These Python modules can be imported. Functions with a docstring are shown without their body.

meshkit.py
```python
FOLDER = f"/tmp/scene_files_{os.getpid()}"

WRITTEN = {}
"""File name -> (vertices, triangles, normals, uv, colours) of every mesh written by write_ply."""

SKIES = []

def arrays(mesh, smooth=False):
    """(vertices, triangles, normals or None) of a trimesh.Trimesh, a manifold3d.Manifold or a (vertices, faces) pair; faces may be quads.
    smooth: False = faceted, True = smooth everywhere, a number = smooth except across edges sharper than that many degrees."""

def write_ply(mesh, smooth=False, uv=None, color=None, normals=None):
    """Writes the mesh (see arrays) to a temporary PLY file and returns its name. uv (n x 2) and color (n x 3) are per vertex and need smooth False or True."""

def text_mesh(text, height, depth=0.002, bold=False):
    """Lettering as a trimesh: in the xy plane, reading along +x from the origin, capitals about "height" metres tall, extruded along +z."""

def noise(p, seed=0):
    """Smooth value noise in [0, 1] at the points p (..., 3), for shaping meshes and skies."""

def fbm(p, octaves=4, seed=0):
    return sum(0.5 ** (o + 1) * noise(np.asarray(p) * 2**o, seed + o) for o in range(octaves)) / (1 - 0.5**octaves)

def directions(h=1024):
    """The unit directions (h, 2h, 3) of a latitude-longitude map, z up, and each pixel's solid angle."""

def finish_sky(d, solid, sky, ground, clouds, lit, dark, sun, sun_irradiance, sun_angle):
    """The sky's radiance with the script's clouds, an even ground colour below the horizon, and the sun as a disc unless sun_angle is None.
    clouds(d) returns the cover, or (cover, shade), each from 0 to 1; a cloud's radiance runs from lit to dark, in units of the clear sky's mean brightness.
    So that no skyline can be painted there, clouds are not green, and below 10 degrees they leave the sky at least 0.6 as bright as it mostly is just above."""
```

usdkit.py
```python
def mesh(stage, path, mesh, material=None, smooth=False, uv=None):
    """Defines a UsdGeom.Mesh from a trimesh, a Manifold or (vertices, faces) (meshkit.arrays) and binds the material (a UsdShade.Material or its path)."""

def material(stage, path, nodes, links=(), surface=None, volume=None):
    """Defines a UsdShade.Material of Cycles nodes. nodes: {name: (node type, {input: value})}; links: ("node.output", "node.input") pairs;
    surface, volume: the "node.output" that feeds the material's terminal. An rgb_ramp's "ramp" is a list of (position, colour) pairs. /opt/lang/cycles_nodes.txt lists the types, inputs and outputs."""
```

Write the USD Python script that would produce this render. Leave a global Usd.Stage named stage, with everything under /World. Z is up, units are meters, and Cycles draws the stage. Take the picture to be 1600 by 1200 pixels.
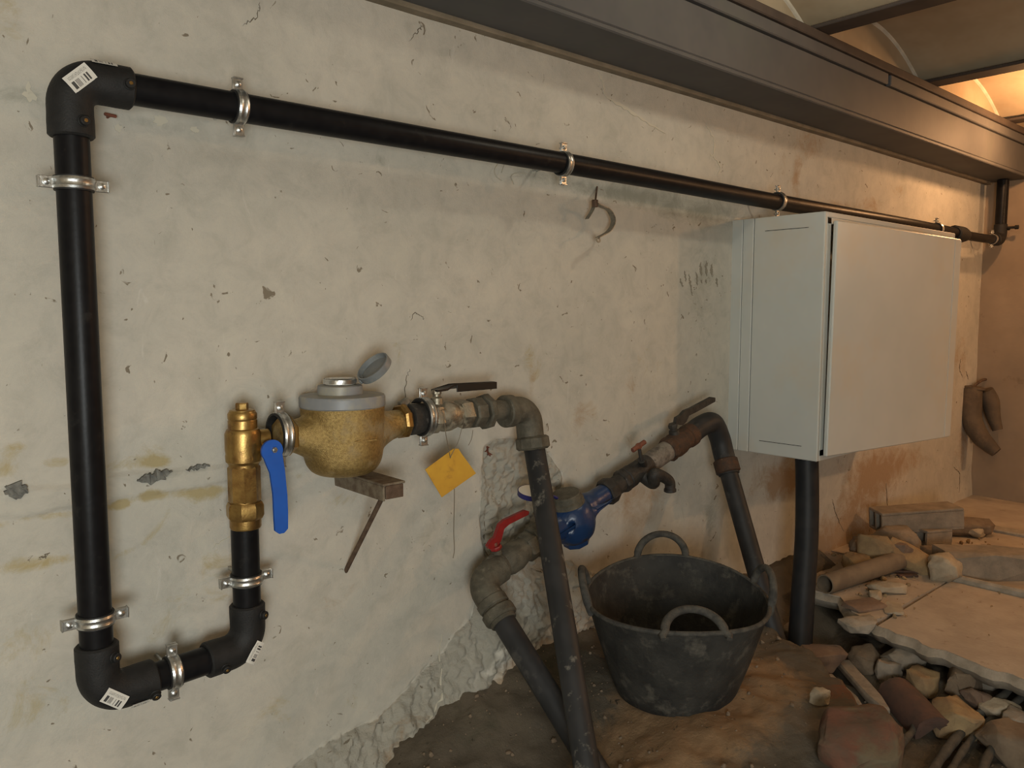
import math, random
import numpy as np, trimesh, manifold3d as m3, usdkit
from meshkit import noise, fbm
from shapely.geometry import Polygon, Point
from pxr import Usd, UsdGeom, UsdLux, Gf, Sdf

random.seed(7); RNG = np.random.default_rng(7)
stage = Usd.Stage.CreateInMemory()
WORLD = UsdGeom.Xform.Define(stage, '/World')
UsdGeom.Scope.Define(stage, '/World/Looks')

# ---------------------------------------------------------------- camera, light, exposure
CAM = np.array([0.0, -1.88, 1.2]); YAW, PITCH, FPX = math.radians(48.6), math.radians(5.2), 1235.0
FW = np.array([math.cos(YAW) * math.cos(PITCH), math.sin(YAW) * math.cos(PITCH), -math.sin(PITCH)])
RT = np.array([math.sin(YAW), -math.cos(YAW), 0.0]); DN = np.cross(FW, RT)
cam = UsdGeom.Camera.Define(stage, '/World/camera')
cam.CreateHorizontalApertureAttr(36.0); cam.CreateVerticalApertureAttr(27.0)
cam.CreateFocalLengthAttr(FPX / 1600 * 36.0)
cam.CreateClippingRangeAttr(Gf.Vec2f(0.05, 100))
cam.CreateExposureAttr(0.0)
M = Gf.Matrix4d(*[float(x) for x in [*RT, 0, *(-DN), 0, *(-FW), 0, *CAM, 1]])
UsdGeom.Xformable(cam).AddTransformOp().Set(M)

def lamp(name, pos, radius, intensity, color):
    l = UsdLux.SphereLight.Define(stage, '/World/' + name)
    l.CreateRadiusAttr(radius); l.CreateIntensityAttr(intensity); l.CreateColorAttr(Gf.Vec3f(*color)); l.CreateNormalizeAttr(True)
    l.AddTranslateOp().Set(Gf.Vec3d(*pos))
lamp('cool_lamp', (-0.45, -2.75, 0.92), 0.36, 49.0, (0.95, 1.0, 0.99))
lamp('ceiling_lamp', (2.35, -1.0, 2.365), 0.05, 3.0, (1.0, 0.92, 0.76))
lamp('warm_bulb', (4.95, -0.58, 2.165), 0.03, 7.0, (1.0, 0.52, 0.23))
lamp('warm_bulb_far', (5.0, -2.7, 2.05), 0.06, 20.5, (1.0, 0.56, 0.27))
dome = UsdLux.DomeLight.Define(stage, '/World/ambient'); dome.CreateIntensityAttr(0.02); dome.CreateColorAttr(Gf.Vec3f(0.9, 1.0, 0.95))

def ray(px, py): return FW + RT * (px - 800) / FPX + DN * (py - 600) / FPX
def W(px, py, d=0.0):
    'the point at distance d in front of the long wall, as measured in the photograph'
    r = ray(px, py); return CAM + r * ((-d - CAM[1]) / r[1])
def G(px, py, z=0.0):
    'the point at height z'
    r = ray(px, py); return CAM + r * ((z - CAM[2]) / r[2])

# ---------------------------------------------------------------- materials
MATS = {}
def mat(name, c1, c2=None, scale=8, rough=.5, metal=0, bump=0, bscale=60, c3=None, t3=(.6, .7), s3=25, detail=5, spec=.5, coat=0, lo=.38, hi=.62, drough=None):
    c2 = c2 or c1
    n = {'g': ('geometry', {}),
         'n1': ('noise_texture', {'scale': scale, 'detail': detail, 'roughness': .6}),
         'r1': ('rgb_ramp', {'ramp': [(0, c1), (lo, c1), (hi, c2), (1, c2)]}),
         'p': ('principled_bsdf', {'roughness': rough, 'metallic': metal, 'specular_ior_level': spec, 'coat_weight': coat})}
    l = [('g.position', 'n1.vector'), ('n1.fac', 'r1.fac')]
    out = 'r1.color'
    if c3:
        n['n3'] = ('noise_texture', {'scale': s3, 'detail': 6, 'roughness': .65})
        n['r3'] = ('rgb_ramp', {'ramp': [(0, (0, 0, 0)), (t3[0], (0, 0, 0)), (t3[1], (1, 1, 1)), (1, (1, 1, 1))]})
        n['b3'] = ('rgb_to_bw', {})
        n['m3'] = ('mix', {'color2': c3})
        l += [('g.position', 'n3.vector'), ('n3.fac', 'r3.fac'), ('r3.color', 'b3.color'), ('b3.val', 'm3.fac'), (out, 'm3.color1')]
        out = 'm3.color'
        if drough:
            n['mr'] = ('mix_float', {'a': rough, 'b': drough}); l += [('b3.val', 'mr.fac'), ('mr.result', 'p.roughness')]
            if metal:
                n['mm'] = ('mix_float', {'a': metal, 'b': 0.0}); l += [('b3.val', 'mm.fac'), ('mm.result', 'p.metallic')]
    l.append((out, 'p.base_color'))
    if bump:
        n['nb'] = ('noise_texture', {'scale': bscale, 'detail': 4, 'roughness': .6})
        n['b'] = ('bump', {'strength': bump, 'distance': .004})
        l += [('g.position', 'nb.vector'), ('nb.fac', 'b.height'), ('b.normal', 'p.normal')]
    MATS[name] = usdkit.material(stage, '/World/Looks/' + name, n, l, surface='p.BSDF')
    return MATS[name]

mat('pe_pipe', (.006, .006, .007), (.009, .009, .010), 30, .38, spec=.14, bump=.08, bscale=90, c3=(.035, .033, .03), t3=(.6, .85), s3=18)
mat('pe_elbow', (.012, .012, .012), (.017, .017, .017), 40, .6, spec=.3, bump=.25, bscale=260)
mat('rubber', (.012, .012, .012), None, 10, .6)
mat('zinc', (.62, .63, .62), (.42, .43, .42), 60, .32, .95, bump=.15, bscale=180)
mat('zinc_dull', (.33, .31, .26), (.2, .19, .16), 50, .5, .8, bump=.3, bscale=150)
mat('brass', (.40, .26, .085), (.28, .165, .055), 30, .36, .85, bump=.1, bscale=220, c3=(.16, .07, .03), t3=(.58, .75), s3=22)
mat('brass_cast', (.42, .295, .11), (.28, .19, .07), 160, .42, .75, bump=.5, bscale=420, c3=(.30, .25, .16), t3=(.5, .68), s3=7, drough=.8)
mat('nickel', (.36, .33, .26), (.22, .19, .14), 35, .42, .75, bump=.3, bscale=140, c3=(.24, .21, .15), t3=(.5, .65), s3=30, drough=.85)
mat('dirty_iron', (.075, .068, .05), (.13, .118, .088), 28, .7, .25, bump=.5, bscale=160, c3=(.2, .18, .135), t3=(.62, .75), s3=40)
mat('dark_iron', (.022, .02, .018), (.045, .041, .036), 30, .62, .2, bump=.5, bscale=150, c3=(.12, .11, .095), t3=(.64, .76), s3=45)
mat('grey_iron', (.23, .21, .18), (.12, .105, .09), 35, .75, .2, bump=.5, bscale=150, c3=(.045, .04, .035), t3=(.56, .68), s3=30)
mat('rusty', (.085, .042, .022), (.045, .03, .022), 45, .75, .2, bump=.5, bscale=160, c3=(.13, .085, .055), t3=(.6, .72), s3=60)
mat('rust_steel', (.13, .085, .055), (.08, .048, .03), 40, .75, .2, bump=.4, bscale=200)
mat('bracket_dust', (.20, .165, .115), (.12, .085, .055), 40, .85, .1, bump=.4, bscale=200)
mat('blue_plastic', (.012, .085, .40), (.012, .095, .44), 20, .45, bump=.05)
mat('blue_paint', (.010, .03, .085), (.012, .036, .105), 25, .33, bump=.25, bscale=60, c3=(.03, .026, .022), t3=(.58, .7), s3=22, drough=.7)
mat('navy_plastic', (.012, .014, .11), None, 10, .4)
mat('red_paint', (.26, .018, .018), (.20, .014, .014), 25, .4, bump=.15)
mat('red_brown', (.18, .055, .03), (.13, .045, .028), 40, .6)
mat('grey_plastic', (.20, .21, .22), (.25, .255, .255), 12, .45, c3=(.31, .29, .225), t3=(.44, .62), s3=14)
mat('lid_plastic', (.15, .165, .17), (.19, .20, .20), 20, .42, c3=(.26, .255, .22), t3=(.6, .75), s3=30)
mat('white_dial', (.75, .72, .62), None, 10, .5)
mat('tag_card', (.58, .33, .035), (.52, .28, .03), 14, .65, c3=(.33, .17, .03), t3=(.6, .78), s3=28, bump=.1)
mat('wire', (.24, .21, .16), None, 10, .5, .6)
mat('black_plastic', (.012, .012, .012), None, 10, .35)
mat('string', (.42, .40, .33), None, 10, .9)
mat('cabinet_paint', (.47, .50, .48), (.51, .53, .505), 3, .36, bump=.03, bscale=14, c3=(.52, .47, .38), t3=(.5, .75), s3=2.2)
mat('cabinet_seam', (.09, .092, .085), None, 10, .6)
mat('beam_paint', (.076, .076, .077), (.094, .092, .09), 4, .62, spec=.25, bump=.15, bscale=30, c3=(.085, .09, .08), t3=(.55, .75), s3=3)
mat('beam_flange', (.07, .056, .047), (.05, .04, .035), 6, .7, spec=.2, bump=.15, bscale=40)
mat('beam_plaster', (.23, .19, .135), (.17, .14, .095), 14, .85, bump=.4)
mat('vault_plaster', (.42, .34, .23), (.35, .27, .17), 3, .85, bump=.2, bscale=30, c3=(.42, .33, .22), t3=(.55, .75), s3=2.5)
mat('vault_seam', (.62, .56, .45), (.5, .45, .36), 12, .9, bump=.3)
mat('far_plaster', (.33, .255, .18), (.245, .185, .128), 2.6, .88, bump=.35, bscale=35, c3=(.17, .12, .075), t3=(.6, .72), s3=4.5, lo=.3, hi=.7)
mat('concrete', (.44, .375, .30), (.36, .30, .235), 5, .9, bump=.5, bscale=60, c3=(.18, .13, .09), t3=(.62, .75), s3=16)
mat('concrete_edge', (.36, .32, .26), (.26, .23, .18), 18, .92, bump=.6, bscale=70)
mat('rubber_tub', (.020, .020, .019), (.040, .039, .035), 9, .7, bump=.7, bscale=70, spec=.25, c3=(.12, .11, .09), t3=(.54, .78), s3=14, drough=.9)
mat('tub_rim', (.032, .031, .028), (.075, .07, .058), 34, .85, bump=.6, bscale=120)
mat('old_pipe', (.018, .019, .02), (.028, .028, .029), 12, .55, spec=.3, bump=.12, bscale=60, c3=(.10, .095, .085), t3=(.58, .78), s3=10, drough=.85)
mat('scuffed_pipe', (.016, .017, .018), (.025, .025, .026), 12, .55, spec=.35, bump=.12, bscale=60, c3=(.19, .175, .145), t3=(.6, .72), s3=16, drough=.9)
mat('conduit', (.014, .016, .019), (.022, .023, .025), 18, .5, spec=.25, bump=.1)
mat('clay_tube', (.20, .155, .105), (.15, .115, .08), 12, .75, bump=.25)
mat('hose_rubber', (.08, .06, .042), (.12, .09, .06), 9, .85, bump=.4, c3=(.17, .115, .07), t3=(.55, .75), s3=7)
mat('stone_pale', (.42, .36, .265), (.33, .28, .205), 16, .9, bump=.6, bscale=70)
mat('stone_grey', (.29, .245, .19), (.21, .18, .14), 14, .9, bump=.6, bscale=70)
mat('stone_brown', (.20, .15, .10), (.14, .10, .065), 14, .9, bump=.6, bscale=70)
mat('stone_ochre', (.33, .235, .12), (.24, .16, .085), 14, .9, bump=.6, bscale=70)
mat('stone_red', (.13, .055, .032), (.085, .055, .034), 12, .9, bump=.8, bscale=50, c3=(.11, .085, .05), t3=(.46, .6), s3=9)
mat('brick_pink', (.22, .15, .105), (.165, .115, .085), 16, .9, bump=.6, bscale=70, c3=(.22, .17, .125), t3=(.58, .72), s3=14)
mat('terracotta', (.115, .06, .042), (.075, .048, .036), 14, .85, bump=.5)
mat('old_wood', (.29, .245, .19), (.21, .175, .135), 25, .85, bump=.5)
mat('dark_cable', (.05, .047, .04), (.085, .08, .066), 25, .8, bump=.5)
mat('plaster_smear', (.52, .49, .40), None, 10, .9)
mat('grey_chip', (.20, .20, .18), (.12, .12, .11), 60, .95, bump=.5)
mat('print_grime', (.25, .23, .18), None, 10, .95)
mat('crack_dark', (.15, .125, .09), None, 10, .95)
mat('tan_dirt', (.17, .125, .075), (.105, .078, .05), 22, .95, bump=.7, bscale=80)
MATS['glass'] = usdkit.material(stage, '/World/Looks/glass', {'p': ('principled_bsdf', {'roughness': .05, 'transmission_weight': 1.0, 'base_color': (.9, .92, .9)})}, [], surface='p.BSDF')

# printed sticker: bars and rows of illegible print, laid out in the sticker's own uv
def sticker_material():
    n = {'uv': ('texture_coordinate', {}), 'sep': ('separate_xyz', {}),
         'mu': ('math', {'math_type': 'multiply', 'value2': 46.0}), 'fl': ('math', {'math_type': 'floor'}),
         'wn': ('white_noise_texture', {'dimensions': '1D'}), 'bar': ('math', {'math_type': 'greater_than', 'value2': .48}),
         'va': ('math', {'math_type': 'greater_than', 'value2': .12}), 'vb': ('math', {'math_type': 'less_than', 'value2': .55}),
         'ua': ('math', {'math_type': 'greater_than', 'value2': .12}), 'ub': ('math', {'math_type': 'less_than', 'value2': .9}),
         'a1': ('math', {'math_type': 'multiply'}), 'a2': ('math', {'math_type': 'multiply'}), 'a3': ('math', {'math_type': 'multiply'}), 'a4': ('math', {'math_type': 'multiply'}),
         'tv': ('math', {'math_type': 'greater_than', 'value2': .66}), 'tw': ('math', {'math_type': 'less_than', 'value2': .86}),
         'ns': ('noise_texture', {'scale': 38.0, 'detail': 1}), 'nt': ('math', {'math_type': 'greater_than', 'value2': .56}),
         't1': ('math', {'math_type': 'multiply'}), 't2': ('math', {'math_type': 'multiply'}), 't3': ('math', {'math_type': 'multiply'}),
         'mx': ('math', {'math_type': 'maximum'}), 'c': ('mix', {'color1': (.62, .61, .56), 'color2': (.06, .06, .06)}), 'p': ('principled_bsdf', {'roughness': .4})}
    l = [('uv.UV', 'sep.vector'), ('sep.x', 'mu.value1'), ('mu.value', 'fl.value1'), ('fl.value', 'wn.w'), ('wn.value', 'bar.value1'),
         ('sep.y', 'va.value1'), ('sep.y', 'vb.value1'), ('sep.x', 'ua.value1'), ('sep.x', 'ub.value1'), ('va.value', 'a1.value1'), ('vb.value', 'a1.value2'),
         ('ua.value', 'a2.value1'), ('ub.value', 'a2.value2'), ('a1.value', 'a3.value1'), ('a2.value', 'a3.value2'), ('a3.value', 'a4.value1'), ('bar.value', 'a4.value2'),
         ('sep.y', 'tv.value1'), ('sep.y', 'tw.value1'), ('tv.value', 't1.value1'), ('tw.value', 't1.value2'), ('uv.UV', 'ns.vector'), ('ns.fac', 'nt.value1'),
         ('t1.value', 't2.value1'), ('nt.value', 't2.value2'), ('t2.value', 't3.value1'), ('a2.value', 't3.value2'), ('a4.value', 'mx.value1'), ('t3.value', 'mx.value2'),
         ('mx.value', 'c.fac'), ('c.color', 'p.base_color')]
    MATS['sticker'] = usdkit.material(stage, '/World/Looks/sticker', n, l, surface='p.BSDF')
sticker_material()

# plaster of the long wall: three masks per vertex (stains, painted pipe shade and bare mortar), broken up by noise
def masked(name, base, ochre, mould_shade, rust, mortar, rough=.9, bump=.35, fine=70, pit=(.21, .18, .135), dark=None):
    n = {'g': ('geometry', {}), 'k': ('attribute', {'attribute': 'masks'}), 'k2': ('attribute', {'attribute': 'masks_more'}),
         's': ('separate_color', {}), 's2': ('separate_color', {}),
         'nb': ('noise_texture', {'scale': 1.7, 'detail': 6, 'roughness': .6}), 'rb': ('rgb_ramp', {'ramp': [(0, base[0]), (.35, base[0]), (.65, base[1]), (1, base[1])]}),
         'nm': ('noise_texture', {'scale': 10, 'detail': 8, 'roughness': .74, 'distortion': .8}),
         'nf': ('noise_texture', {'scale': 11, 'detail': 8, 'roughness': .72, 'distortion': .5}), 'rf': ('rgb_ramp', {'ramp': [(0, (.72, .73, .72)), (.36, (.90, .905, .90)), (.5, (1, 1, 1)), (.64, (1.07, 1.065, 1.05)), (1, (1.12, 1.12, 1.12))]}),
         'mf': ('mix', {'mix_type': 'multiply', 'fac': 1.0}),
         'np': ('noise_texture', {'scale': 26, 'detail': 3, 'roughness': .55, 'distortion': 1.2}), 'rp': ('rgb_ramp', {'ramp': [(0, (0, 0, 0)), (.685, (0, 0, 0)), (.72, (1, 1, 1)), (1, (1, 1, 1))]}), 'bp': ('rgb_to_bw', {}),
         'map': ('mapping', {'scale': (9, 9, 2.2), 'rotation': (0, .5, 0)}), 'nw': ('noise_texture', {'scale': 3.5, 'detail': 6, 'roughness': .7, 'distortion': .8}),
         'rw': ('rgb_ramp', {'ramp': [(0, (0, 0, 0)), (.64, (0, 0, 0)), (.72, (1, 1, 1)), (1, (1, 1, 1))]}), 'bw': ('rgb_to_bw', {}), 'hw': ('math', {'math_type': 'multiply', 'value2': .35}),
         'mw': ('mix', {'color2': (min(base[0][0] * 1.22, .8), min(base[0][1] * 1.24, .8), min(base[0][2] * 1.3, .8))}), 'mp': ('mix', {'color2': pit}),
         'p': ('principled_bsdf', {'roughness': rough, 'specular_ior_level': .25}),
         'n5': ('noise_texture', {'scale': fine, 'detail': 7, 'roughness': .72}), 'b': ('bump', {'strength': bump, 'distance': .006})}
    l = [('k.color', 's.color'), ('k2.color', 's2.color'), ('g.position', 'nb.vector'), ('nb.fac', 'rb.fac'), ('g.position', 'nm.vector'), ('g.position', 'nf.vector'), ('nf.fac', 'rf.fac'),
         ('rb.color', 'mf.color1'), ('rf.color', 'mf.color2'), ('g.position', 'np.vector'), ('np.fac', 'rp.fac'), ('rp.color', 'bp.color'),
         ('g.position', 'map.vector'), ('map.vector', 'nw.vector'), ('nw.fac', 'rw.fac'), ('rw.color', 'bw.color'), ('bw.val', 'hw.value1'), ('hw.value', 'mw.fac'), ('mf.color', 'mw.color1')]
    col = 'mw.color'
    for i, (sock, c, gain) in enumerate((('s.r', ochre, 4.2), ('s.g', mould_shade, 2.6), ('s2.r', rust, 3.0), ('s.b', mortar, 5.0))):
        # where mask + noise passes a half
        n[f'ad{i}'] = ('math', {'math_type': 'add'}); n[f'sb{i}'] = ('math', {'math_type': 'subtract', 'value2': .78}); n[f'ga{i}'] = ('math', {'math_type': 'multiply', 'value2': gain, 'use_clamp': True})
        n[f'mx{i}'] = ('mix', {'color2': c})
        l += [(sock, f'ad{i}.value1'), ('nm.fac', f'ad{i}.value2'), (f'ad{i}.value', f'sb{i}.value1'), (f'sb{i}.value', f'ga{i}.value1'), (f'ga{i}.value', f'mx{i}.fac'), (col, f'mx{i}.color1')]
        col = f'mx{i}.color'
    n['n6'] = ('noise_texture', {'scale': 130, 'detail': 5, 'roughness': .75}); n['b6m'] = ('math', {'math_type': 'multiply'}); n['b6'] = ('bump', {'strength': .9, 'distance': .008})
    l += [('g.position', 'n6.vector'), ('n6.fac', 'b6m.value1'), ('ga3.value', 'b6m.value2'), ('b6m.value', 'b6.height'), ('b.normal', 'b6.normal')]
    l += [('bp.val', 'mp.fac'), (col, 'mp.color1'), ('mp.color', 'p.base_color'), ('g.position', 'n5.vector'), ('n5.fac', 'b.height'), ('b6.normal', 'p.normal')]
    MATS[name] = usdkit.material(stage, '/World/Looks/' + name, n, l, surface='p.BSDF')
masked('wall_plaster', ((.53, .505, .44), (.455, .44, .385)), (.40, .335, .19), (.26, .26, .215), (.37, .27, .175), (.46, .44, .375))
masked('soil', ((.14, .115, .085), (.09, .075, .055)), (.24, .155, .085), (.055, .055, .035), (.20, .075, .04), (.26, .20, .135), bump=.9, fine=45, pit=(.05, .04, .028))

# ---------------------------------------------------------------- helpers
USED = {}
def numbered(path):
    k = USED.get(path, -1) + 1; USED[path] = k
    return path if k == 0 else f'{path}_{k:03d}'
ORG = {}
def thing(name, label, cat, loc=(0, 0, 0), group=None, kind=None):
    path = numbered('/World/' + name); x = UsdGeom.Xform.Define(stage, path); x.AddTranslateOp().Set(Gf.Vec3d(*map(float, loc)))
    p = x.GetPrim(); ORG[path] = np.array(loc, float)
    tag(p, label, cat, group, kind); return path
def tag(p, label=None, cat=None, group=None, kind=None):
    if isinstance(p, str): p = stage.GetPrimAtPath(p)
    for k, v in (('label', label), ('category', cat), ('group', group), ('kind', kind)):
        if v: p.SetCustomDataByKey(k, v)
def tri(m):
    if hasattr(m, 'to_mesh'):
        q = m.to_mesh(); return trimesh.Trimesh(q.vert_properties[:, :3], q.tri_verts, process=False)
    return m
def part(parent, name, mesh, material, label=None, smooth=35, uv=None, kind=None):
    'mesh in world coordinates, as a child of a thing or of a part'
    m = tri(mesh).copy(); root = '/'.join(parent.split('/')[:3]); m.apply_translation(-ORG.get(root, np.zeros(3)))
    path = numbered(parent + '/' + name)
    usdkit.mesh(stage, path, m, MATS[material], smooth=smooth, uv=uv); tag(path, label, kind=kind)
    return path
def solo(name, mesh, material, label=None, cat=None, group=None, kind=None, smooth=35):
    m = tri(mesh); path = numbered('/World/' + name); usdkit.mesh(stage, path, m, MATS[material], smooth=smooth); tag(path, label, cat, group, kind); return path
cat_ = trimesh.util.concatenate
def V(*a): return np.array(a, float)
def unit(a): return np.asarray(a, float) / np.linalg.norm(a)
def frame(d):
    d = unit(d); a = np.cross(d, [0, 0, 1.0] if abs(d[2]) < .9 else [1.0, 0, 0]); a = unit(a); return a, np.cross(d, a)
def grid_tube(rings, closed_ends=True, loop=False):
    r, s, _ = rings.shape; v = rings.reshape(-1, 3); f = []
    i, j = np.meshgrid(np.arange(r if loop else r - 1), np.arange(s), indexing='ij'); i, j = i.ravel(), j.ravel(); k, i2 = (j + 1) % s, (i + 1) % r
    f = np.vstack([np.stack([i * s + j, i * s + k, i2 * s + k], 1), np.stack([i * s + j, i2 * s + k, i2 * s + j], 1)])
    if closed_ends and not loop:
        n = len(v); v = np.vstack([v, rings[0].mean(0), rings[-1].mean(0)]); j = np.arange(s); k = (j + 1) % s
        f = np.vstack([f, np.stack([k, j, np.full(s, n)], 1), np.stack([(r - 1) * s + j, (r - 1) * s + k, np.full(s, n + 1)], 1)])
    m = trimesh.Trimesh(v, f, process=False)
    if m.volume < 0: m.invert()
    return m
def tube(pts, rad, sides=24, loop=False):
    p = np.asarray(pts, float); rad = np.broadcast_to(rad, (len(p),)).astype(float)
    t = np.roll(p, -1, 0) - np.roll(p, 1, 0) if loop else np.gradient(p, axis=0)
    t /= np.linalg.norm(t, axis=1, keepdims=True)
    a, _ = frame(t[0]); ang = np.arange(sides) * 2 * np.pi / sides; out = []
    for c, d, r in zip(p, t, rad):
        a = unit(a - d * (a @ d)); b = np.cross(d, a)
        out.append(c + r * (np.cos(ang)[:, None] * a + np.sin(ang)[:, None] * b))
    return grid_tube(np.array(out), loop=loop)
def curve(pts, n=24):
    'Catmull-Rom through the points'
    p = np.asarray(pts, float); p = np.vstack([2 * p[0] - p[1], p, 2 * p[-1] - p[-2]]); out = []
    for i in range(1, len(p) - 2):
        for t in np.linspace(0, 1, n, endpoint=False):
            a, b, c, d = p[i - 1:i + 3]
            out.append(.5 * (2 * b + (c - a) * t + (2 * a - 5 * b + 4 * c - d) * t * t + (3 * b - a - 3 * c + d) * t ** 3))
    return np.array(out + [p[-2]])
def bend(p, d1, d2, r, n=14):
    'points of a round bend about the corner p, arriving along d1 and leaving along d2, cut back by r'
    a, c = p - unit(d1) * r, p + unit(d2) * r
    t = np.linspace(0, 1, n)[:, None]
    ang = math.acos(np.clip(unit(d1) @ unit(d2), -1, 1)); R = r / math.tan(ang / 2)
    n1 = unit(unit(d2) - unit(d1) * (unit(d1) @ unit(d2))); o = a + n1 * R
    th = t * ang
    return o + R * (-n1 * np.cos(th) + unit(d1) * np.sin(th))
def lathe(prof, p0, d, sides=36, phase=0, up=None):
    'prof: (t along d, radius)'
    d = unit(d); a, b = frame(d)
    if up is not None: a = unit(np.asarray(up) - d * (np.asarray(up) @ d)); b = np.cross(d, a)
    ang = np.arange(sides) * 2 * np.pi / sides + phase
    return grid_tube(np.array([p0 + d * t + r * (np.cos(ang)[:, None] * a + np.sin(ang)[:, None] * b) for t, r in prof]))
def band(prof, p0, d, sides=48):
    'closed ring profile of (t, radius)'
    d = unit(d); a, b = frame(d); ang = np.arange(sides) * 2 * np.pi / sides
    return grid_tube(np.array([p0 + d * t + r * (np.cos(ang)[:, None] * a + np.sin(ang)[:, None] * b) for t, r in prof]), loop=True)
def nut(p0, d, t0, t1, r, sides=6, phase=0, c=.1):
    h = (t1 - t0) * c + .0015
    return lathe([(t0, r * .9), (t0 + h, r), (t1 - h, r), (t1, r * .9)], p0, d, sides, phase)
def cyl(a, b, r, sides=28, c=.0015):
    a, b = np.asarray(a, float), np.asarray(b, float); L = np.linalg.norm(b - a); c = min(c, r * .4, L * .3)
    return lathe([(0, r - c), (c, r), (L - c, r), (L, r - c)], a, b - a, sides)
def rbox(c, size, R=np.eye(3), b=.004):
    s = np.asarray(size, float) / 2; b = min(b, s.min() * .45); pts = []
    for sx in (-1, 1):
        for sy in (-1, 1):
            for sz in (-1, 1):
                g = np.array([sx, sy, sz])
                for k in range(3):
                    q = s - b; q = q.copy(); q[k] = s[k]; pts.append(g * q)
    return trimesh.convex.convex_hull(np.array(pts) @ np.asarray(R).T + np.asarray(c, float))
def box2(x0, x1, y0, y1, z0, z1, b=.004): return rbox(((x0 + x1) / 2, (y0 + y1) / 2, (z0 + z1) / 2), (x1 - x0, y1 - y0, z1 - z0), b=b)
def rot(axis, deg): return trimesh.transformations.rotation_matrix(math.radians(deg), axis)[:3, :3]
def plate(poly, o, u, v, thick):
    'a shapely polygon in the plane (o; u, v), thickened along u x v'
    m = trimesh.creation.extrude_polygon(poly, thick, engine='earcut'); u, v = unit(u), unit(v)
    m.vertices = o + m.vertices @ np.array([u, v, np.cross(u, v)]); return m
def wallplate(pxs, d, thick, rnd=.0):
    'an outline measured in the photograph, standing d off the wall with its own thickness'
    q = np.array([W(x, y, d) for x, y in pxs]); P = Polygon(q[:, [0, 2]])
    if rnd: P = P.buffer(-rnd).buffer(rnd * 2).buffer(-rnd)
    return plate(P, V(0, -d, 0), V(1, 0, 0), V(0, 0, 1), thick)
def rock(c, size, seed, R=np.eye(3), n=34, flat=.75):
    r = np.random.default_rng(seed); q = r.normal(size=(n, 3)); q /= np.linalg.norm(q, axis=1, keepdims=True); q = np.clip(q * r.uniform(.85, 1.1, (n, 1)), -flat, flat) / flat
    m = trimesh.convex.convex_hull(q * np.asarray(size) / 2)
    m = m.subdivide().subdivide()
    w = fbm(m.vertices / max(size) * 5 + seed, 3, seed) - .5; m.vertices += unit(np.ones(3)) * 0 + m.vertex_normals * (w[:, None] * .22 * min(size))
    m.vertices = m.vertices @ np.asarray(R).T + np.asarray(c); return m

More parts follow.
